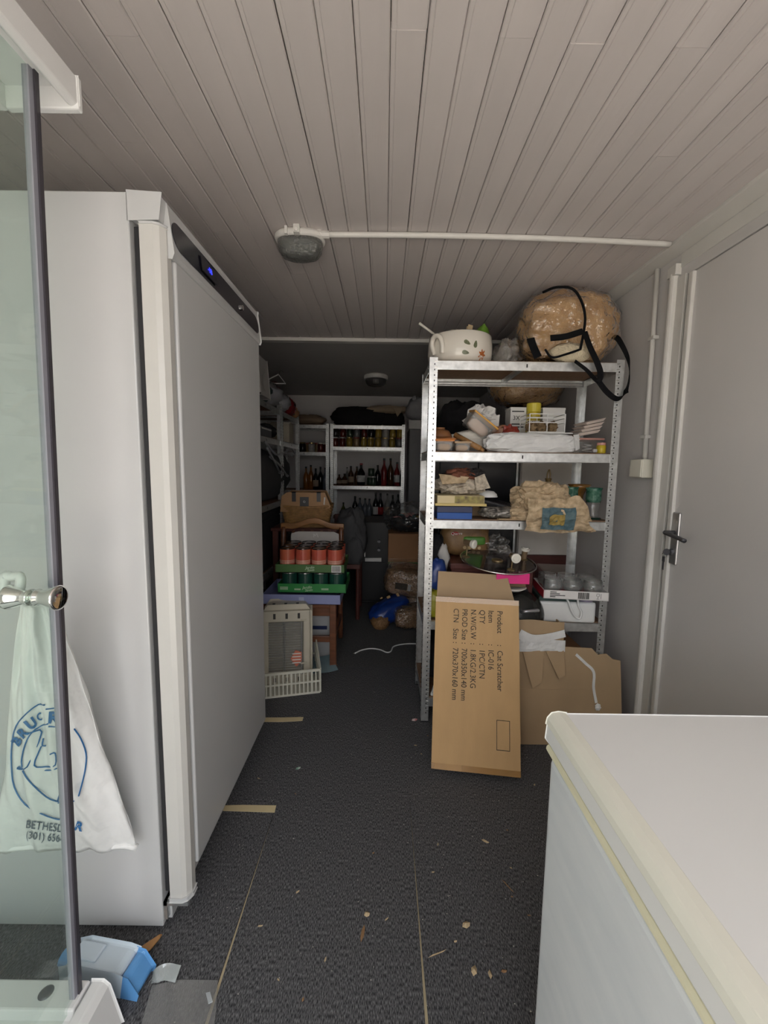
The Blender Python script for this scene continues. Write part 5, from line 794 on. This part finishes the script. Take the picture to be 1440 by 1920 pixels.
t = T('storage_chest', 'black storage chest on the lower shelf of the left rack beside the fridge', 'chest', (-1.03, 3.12, .505)); obj('body', B().box(-.16, .15, -.44, .40, 0, .38), DARKC, t, bevel=.01); obj('lid', B().box(-.165, .155, -.445, .405, .38, .46), DARKC, t, bevel=.02)
# ================================================================ CARRIER BAG on the cubicle knob
PB = mat('white_poly', (.80, .81, .80), .32, var=.06, vs=6, bump=.8, bs=18)
kb = V((-.712, kp.y+.012, kp.z)); cbag = T('carrier_bag', 'white plastic carrier bag with blue printing hanging inside the glass cubicle', 'plastic bag', (kb.x, kb.y, .45))
# front surface of the bag in world space: u across, v from bottom (0) to knob (1)
BL, BR, TL, TR = W(-6, 1592, Y=.935), W(258, 1586, Y=.985), W(40, 1135, Y=.862), W(104, 1135, Y=.872); TP = V((kb.x, kb.y, kb.z+.012))
BN = (BR-BL).normalized().cross(V((0, 0, 1))).normalized()                                                                      # towards the camera
def bagpt(u, v, side=0):
    if v < .86: t = v/.86; p = BL.lerp(BR, u).lerp(TL.lerp(TR, u), t)
    else: t = (v-.86)/.14; t = t*t*(3-2*t); p = TL.lerp(TR, u).lerp(TP+V(((u-.5)*.03, 0, 0)), t)
    puff = (.05*math.sin(math.pi*min(1, max(0, u)))**.6*math.sin(math.pi*min(1, (1-v)*.92+.04))**.7)*(1-v*.55)
    fold = .010*math.sin(u*21+2.0*math.sin(v*2))*(.12+v*.8)*(1-v)**.25+.011*NZ((u*5, v*4, side), 1, 2)+.009*NZ((u*12+v*5, v*7, side), 1, 5)
    p = p+BN*((puff if side == 0 else -puff*.5)+fold*(1 if side == 0 else -1)); return p+V((0, 0, .014*NZ((u*7, 3, v), 1, 6)*(1-v)**3))
bo_ = V((kb.x, kb.y, .45))
obj('front_sheet', B().grid(lambda u, v: bagpt(u, v)-bo_, 60, 60), PB, cbag, smooth=True, solid=.0006); obj('back_sheet', B().grid(lambda u, v: bagpt(u, v, 1)-bo_, 30, 40), PB, cbag, smooth=True, solid=.0006)
obj('bottom_fold', B().tube([bagpt(u, 0)*.5+bagpt(u, 0, 1)*.5-bo_+V((0, 0, .006+.006*math.sin(u*23))) for u in [i/12 for i in range(13)]], .008, 8, 3), PB, cbag, smooth=True)
obj('handle_loop', B().tube([TP-bo_+V((-.012, .0, -.03)), TP-bo_+V((-.014, .006, .02)), V((kb.x+.0, kb.y+.006, kp.z+.034))-bo_, TP-bo_+V((.018, .004, .02)), TP-bo_+V((.012, .0, -.03))], .009, 8), PB, cbag, smooth=True)
BLU = mat('blue_print', (.02, .14, .36), .5, var=.05); GRP = mat('grey_print', (.10, .13, .17), .5)
def cam_px(p): d = p-V((0, 0, CAM_H)); z = d.dot(_F); return V((720+CAM_F*d.dot(_R2)/z, 960-CAM_F*d.dot(_U2)/z))
def onbag(x, y):
    """measured print point -> point lying on the bag's front sheet"""
    u, v, e = .5, .4, 1e-3
    for _ in range(14):
        p = cam_px(bagpt(u, v)); a = (cam_px(bagpt(u+e, v))-p)/e; b_ = (cam_px(bagpt(u, v+e))-p)/e; dx, dy = x-p.x, y-p.y; det = a.x*b_.y-a.y*b_.x
        u = min(1.05, max(-.05, u+.8*(dx*b_.y-dy*b_.x)/det)); v = min(.97, max(.004, v+.8*(a.x*dy-a.y*dx)/det))
    n_ = (bagpt(u+.01, v)-bagpt(u-.01, v)).cross(bagpt(u, v+.01)-bagpt(u, v-.01)).normalized(); return bagpt(u, v)+n_*.0028-bo_
def pline(pts, w=.0016): return obj('print_line', B().tube([onbag(*p) for p in pts], w, 5, 3), BLU, cbag)
c6 = lambda *q: [(x/3, 1000+y/3) for x, y in q]
pline(c6((255, 962), (215, 960), (150, 1010), (95, 1080), (75, 1180), (72, 1300), (85, 1420), (150, 1520), (240, 1575), (330, 1602), (400, 1600))); pline(c6((262, 985), (320, 978))); pline(c6((420, 1095), (455, 1150), (485, 1230), (488, 1300), (470, 1380), (440, 1475)))
pline(c6((275, 1082), (345, 1085))); pline(c6((272, 1068), (235, 1078), (175, 1120), (145, 1190), (130, 1270), (132, 1310))); pline(c6((135, 1330), (160, 1380), (215, 1435), (290, 1490), (370, 1508), (420, 1500)))
pline(c6((170, 1118), (235, 1115), (160, 1308), (112, 1308), (118, 1322), (280, 1328), (318, 1318))); pline(c6((248, 1150), (238, 1188), (265, 1192))); pline(c6((232, 1195), (195, 1300), (260, 1308), (310, 1300), (312, 1232), (285, 1238))); pline(c6((325, 1500), (355, 1410), (368, 1390))); pline(c6((330, 1512), (372, 1468)))
def btext(s_, sz, cx, cy, rot, m_, bold=0, sx=1):
    cx, cy, rot = cx/3, 1000+cy/3, R(rot); return text(s_, sz, None, m_, cbag, sx=sx, fn=lambda c: onbag(cx+c.x*math.cos(rot)+c.y*math.sin(rot), cy+c.x*math.sin(rot)-c.y*math.cos(rot)), bold=bold)
btext('B', 24, 92, 1185, -58, BLU, 1.2); btext('R', 25, 118, 1138, -48, BLU, 1.2); btext('U', 26, 155, 1085, -36, BLU, 1.2); btext('C', 20, 205, 1040, -25, BLU, .6); btext('R', 28, 274, 1035, 3, BLU, 1.4); btext('R', 22, 425, 1640, 15, BLU, .8)
btext('BETHESD', 21, 152, 1632, 7, GRP, .2, .82); btext('(301) 656-', 20, 150, 1692, 6, GRP, .2, .82)
# ================================================================ FLOOR LITTER and things by the cubicle
JUGW = clear('milky_jug', (.62, .80, .92), .55, (.70, .80, .86), .2, 1.2); JUGB = mat('blue_liquid', (.10, .30, .62), .2, var=.1)
jp = W(225, 1872, Z=0); jg = T('detergent_jug', 'white and blue plastic jug lying between the cubicle and the fridge', 'jug', (-.648, .915, 0), rz=R(-8))
JUGO = mat('milk_white_plastic', (.62, .72, .80), .3, var=.05); JUGB2 = mat('blue_plastic', (.13, .36, .72), .3, var=.06)
obj('body', B().prism([(-.13, 0), (.02, 0), (.03, .058), (.01, .062), (-.10, .062), (-.13, .05)], -.035, .03, 'y'), JUGO, jg, bevel=.008, seg=3); obj('liquid', B().prism([(.02, 0), (.066, 0), (.072, .018), (.048, .054), (.031, .057)], -.034, .029, 'y'), JUGB2, jg, bevel=.006)
obj('cap', B().cyl((-.13, 0, .03), (-.16, 0, .033), .018, n=18), JUGB2, jg); obj('shoulder', B().box(-.12, -.05, -.02, .02, .06, .068), JUGO, jg, bevel=.006)
t = T('drain_knob', 'dark grey drain knob standing on the cubicle tray behind the glass', 'knob', W(88, 1880, Z=.086)); obj('stem', B().cyl((0, 0, 0), (0, 0, .012), .010), STEEL_DARK, t); obj('head', B().lathe([(.012, .01), (.016, .016), (.015, .026), (.008, .03)], 18), STEEL_DARK, t, smooth=True)
def flat(name, label, cat, poly, z0, z1, m_, group=None, curl=0):
    P = [W(x, y, Z=0) for x, y in poly]; c = sum(P, V((0, 0, 0)))/len(P); n = len(P); vs = [(p.x-c.x, p.y-c.y, z0+curl*abs(math.sin(i*2.1))) for i, p in enumerate(P)]; vs += [(a, b_, z+(z1-z0)) for a, b_, z in vs]
    o = obj(name, B().add(vs, [tuple(range(n-1, -1, -1)), tuple(range(n, 2*n))]+[(i, (i+1) % n, (i+1) % n+n, i+n) for i in range(n)]), m_, None, (c.x, c.y, 0)); return tag(o, label, cat, group)
flat('wood_splinter', 'orange brown splinter of cardboard on the carpet by the fridge corner', 'splinter', ((252, 1800), (268, 1778), (300, 1757), (304, 1754), (300, 1764), (282, 1786)), .001, .004, mat('orange_card', (.50, .26, .10), .7), curl=.006)
flat('plastic_sheet', 'clear plastic sheet lying on the carpet by the cubicle', 'plastic sheet', ((285, 1849), (335, 1838), (408, 1839), (405, 1900), (396, 1960), (255, 1960)), .0012, .002, clear('floor_film', (.95, .95, .95), .22, (.5, .5, .5), .15, 2.0, .3, 12))
cr_ = [W(x, y, Z=.012) for x, y in ((277, 1850), (290, 1832), (310, 1822), (334, 1826))]; o = obj('film_scrap', B().strap(cr_, (.3, .6, .4), .03, .001, 8), clear('scrap_film', (.9, .93, .93), .4, (.62, .66, .66), .15, 2.0, .5, 30)); tag(o, 'curled scrap of clear plastic beside the plastic sheet', 'plastic scrap')
flat('film_chip', 'small clear chip of plastic near the left carpet seam', 'plastic scrap', ((386, 1864), (394, 1862), (399, 1880), (391, 1884)), .002, .004, mat('pale_chip', (.45, .48, .50), .3))
TAPEM = mat('masking_tape', (.70, .58, .34), .6, var=.06)
flat('masking_tape', 'strip of masking tape on the carpet by the near half of the fridge', 'tape', ((418, 1511), (455, 1510), (518, 1511), (515, 1524), (455, 1522), (418, 1521)), .0008, .0022, TAPEM, 'tape strips beside the fridge'); flat('masking_tape', 'strip of masking tape on the carpet at the far corner of the fridge', 'tape', ((490, 1346), (530, 1346), (569, 1345), (567, 1352), (530, 1354), (490, 1354)), .0008, .0022, TAPEM, 'tape strips beside the fridge')
def bit(name, label, cat, x, y, a, b_, rot, m_, group=None):
    p = W(x, y, Z=0); o = obj(name, B().add([(-a, 0, .001), (-a*.3, -b_, .002), (a*.6, -b_*.7, .001), (a, 0, .003), (a*.4, b_, .001), (-a*.5, b_*.8, .003), (0, 0, .008*min(1, b_*120))], [(0, 1, 6), (1, 2, 6), (2, 3, 6), (3, 4, 6), (4, 5, 6), (5, 0, 6), (5, 4, 3, 2, 1, 0)]), m_, None, (p.x, p.y, 0), (0, 0, rot)); return tag(o, label, cat, group)
CHIP = mat('pale_chip_wood', (.60, .46, .28), .8, var=.3, vs=90); CHIPB = mat('brown_chip_wood', (.34, .19, .09), .8, var=.3, vs=90)
bit('wood_chip', 'squarish pale chip near the middle of the carpet, above the brown leaf', 'chip', 688, 1715, .009, .008, .3, CHIP); bit('dry_leaf', 'narrow brown leaf on the middle of the carpet', 'leaf', 680, 1751, .022, .005, 1.4, CHIPB); bit('wood_chip', 'round pale chip nearest the right carpet seam', 'chip', 874, 1735, .013, .009, .4, CHIP); bit('wood_chip', 'largest chip in the row of three near the freezer', 'chip', 889, 1821, .012, .008, 1.2, CHIP); bit('wood_chip', 'middle chip in the row of three near the freezer', 'chip', 919, 1828, .010, .005, 1.5, CHIP); bit('wood_chip', 'smallest chip in the row of three near the freezer', 'chip', 945, 1822, .008, .004, .1, CHIPB)
bit('straw', 'thin straw lying right of the seam', 'straw', 820, 1789, .028, .0018, .35, CHIP); bit('straw', 'thin brown straw near the freezer side', 'straw', 952, 1662, .026, .0018, -1.0, CHIPB); bit('dry_leaf', 'curled pale leaf right of the product carton foot', 'leaf', 910, 1578, .014, .005, -.5, CHIP)
w = bit('candy_wrapper', 'red and white candy wrapper by the foot of the bright rack', 'wrapper', 777, 1350, .017, .012, .4, mat('candy_red', (.45, .05, .05), .3, col2=(.75, .72, .7), vs=90)); bit('green_scrap', 'green and white paper scrap on the carpet beside the fridge', 'paper', 559, 1441, .012, .007, .6, mat('green_white', (.55, .58, .54), .6, col2=(.03, .22, .12), vs=110))
for i, (x, y) in enumerate(((554, 1489), (1002, 1472), (779, 1398), (802, 1380), (488, 1737), (558, 1673), (960, 1682), (725, 1724), (522, 1838), (568, 1875), (854, 1766), (821, 1584), (951, 1557), (485, 1460), (958, 1628), (992, 1717), (790, 1414), (812, 1636), (700, 1600), (610, 1800))): bit('wood_fleck', 'tiny pale wood fleck scattered on the charcoal carpet', 'fleck', x, y, RJ.uniform(.004, .008), RJ.uniform(.002, .0035), RJ.uniform(0, 3), CHIP if i % 3 else CHIPB, 'wood flecks on the carpet')
sp = B(); RS = random.Random(4)
for i in range(420):
    x, y = RS.uniform(-.5, .75), RS.uniform(.8, 2.5); s = RS.uniform(.0008, .0022)*(1.5 if RS.random() < .08 else 1); sp.add([(x-s, y, .0015), (x, y-s*.7, .0015), (x+s, y, .0015), (x, y+s*.8, .0015)], [(0, 1, 2, 3)])
tag(obj('crumbs', sp, mat('pale_crumbs', (.55, .52, .46), .8)), 'fine pale crumbs strewn over the charcoal carpet', 'crumbs', kind='stuff')
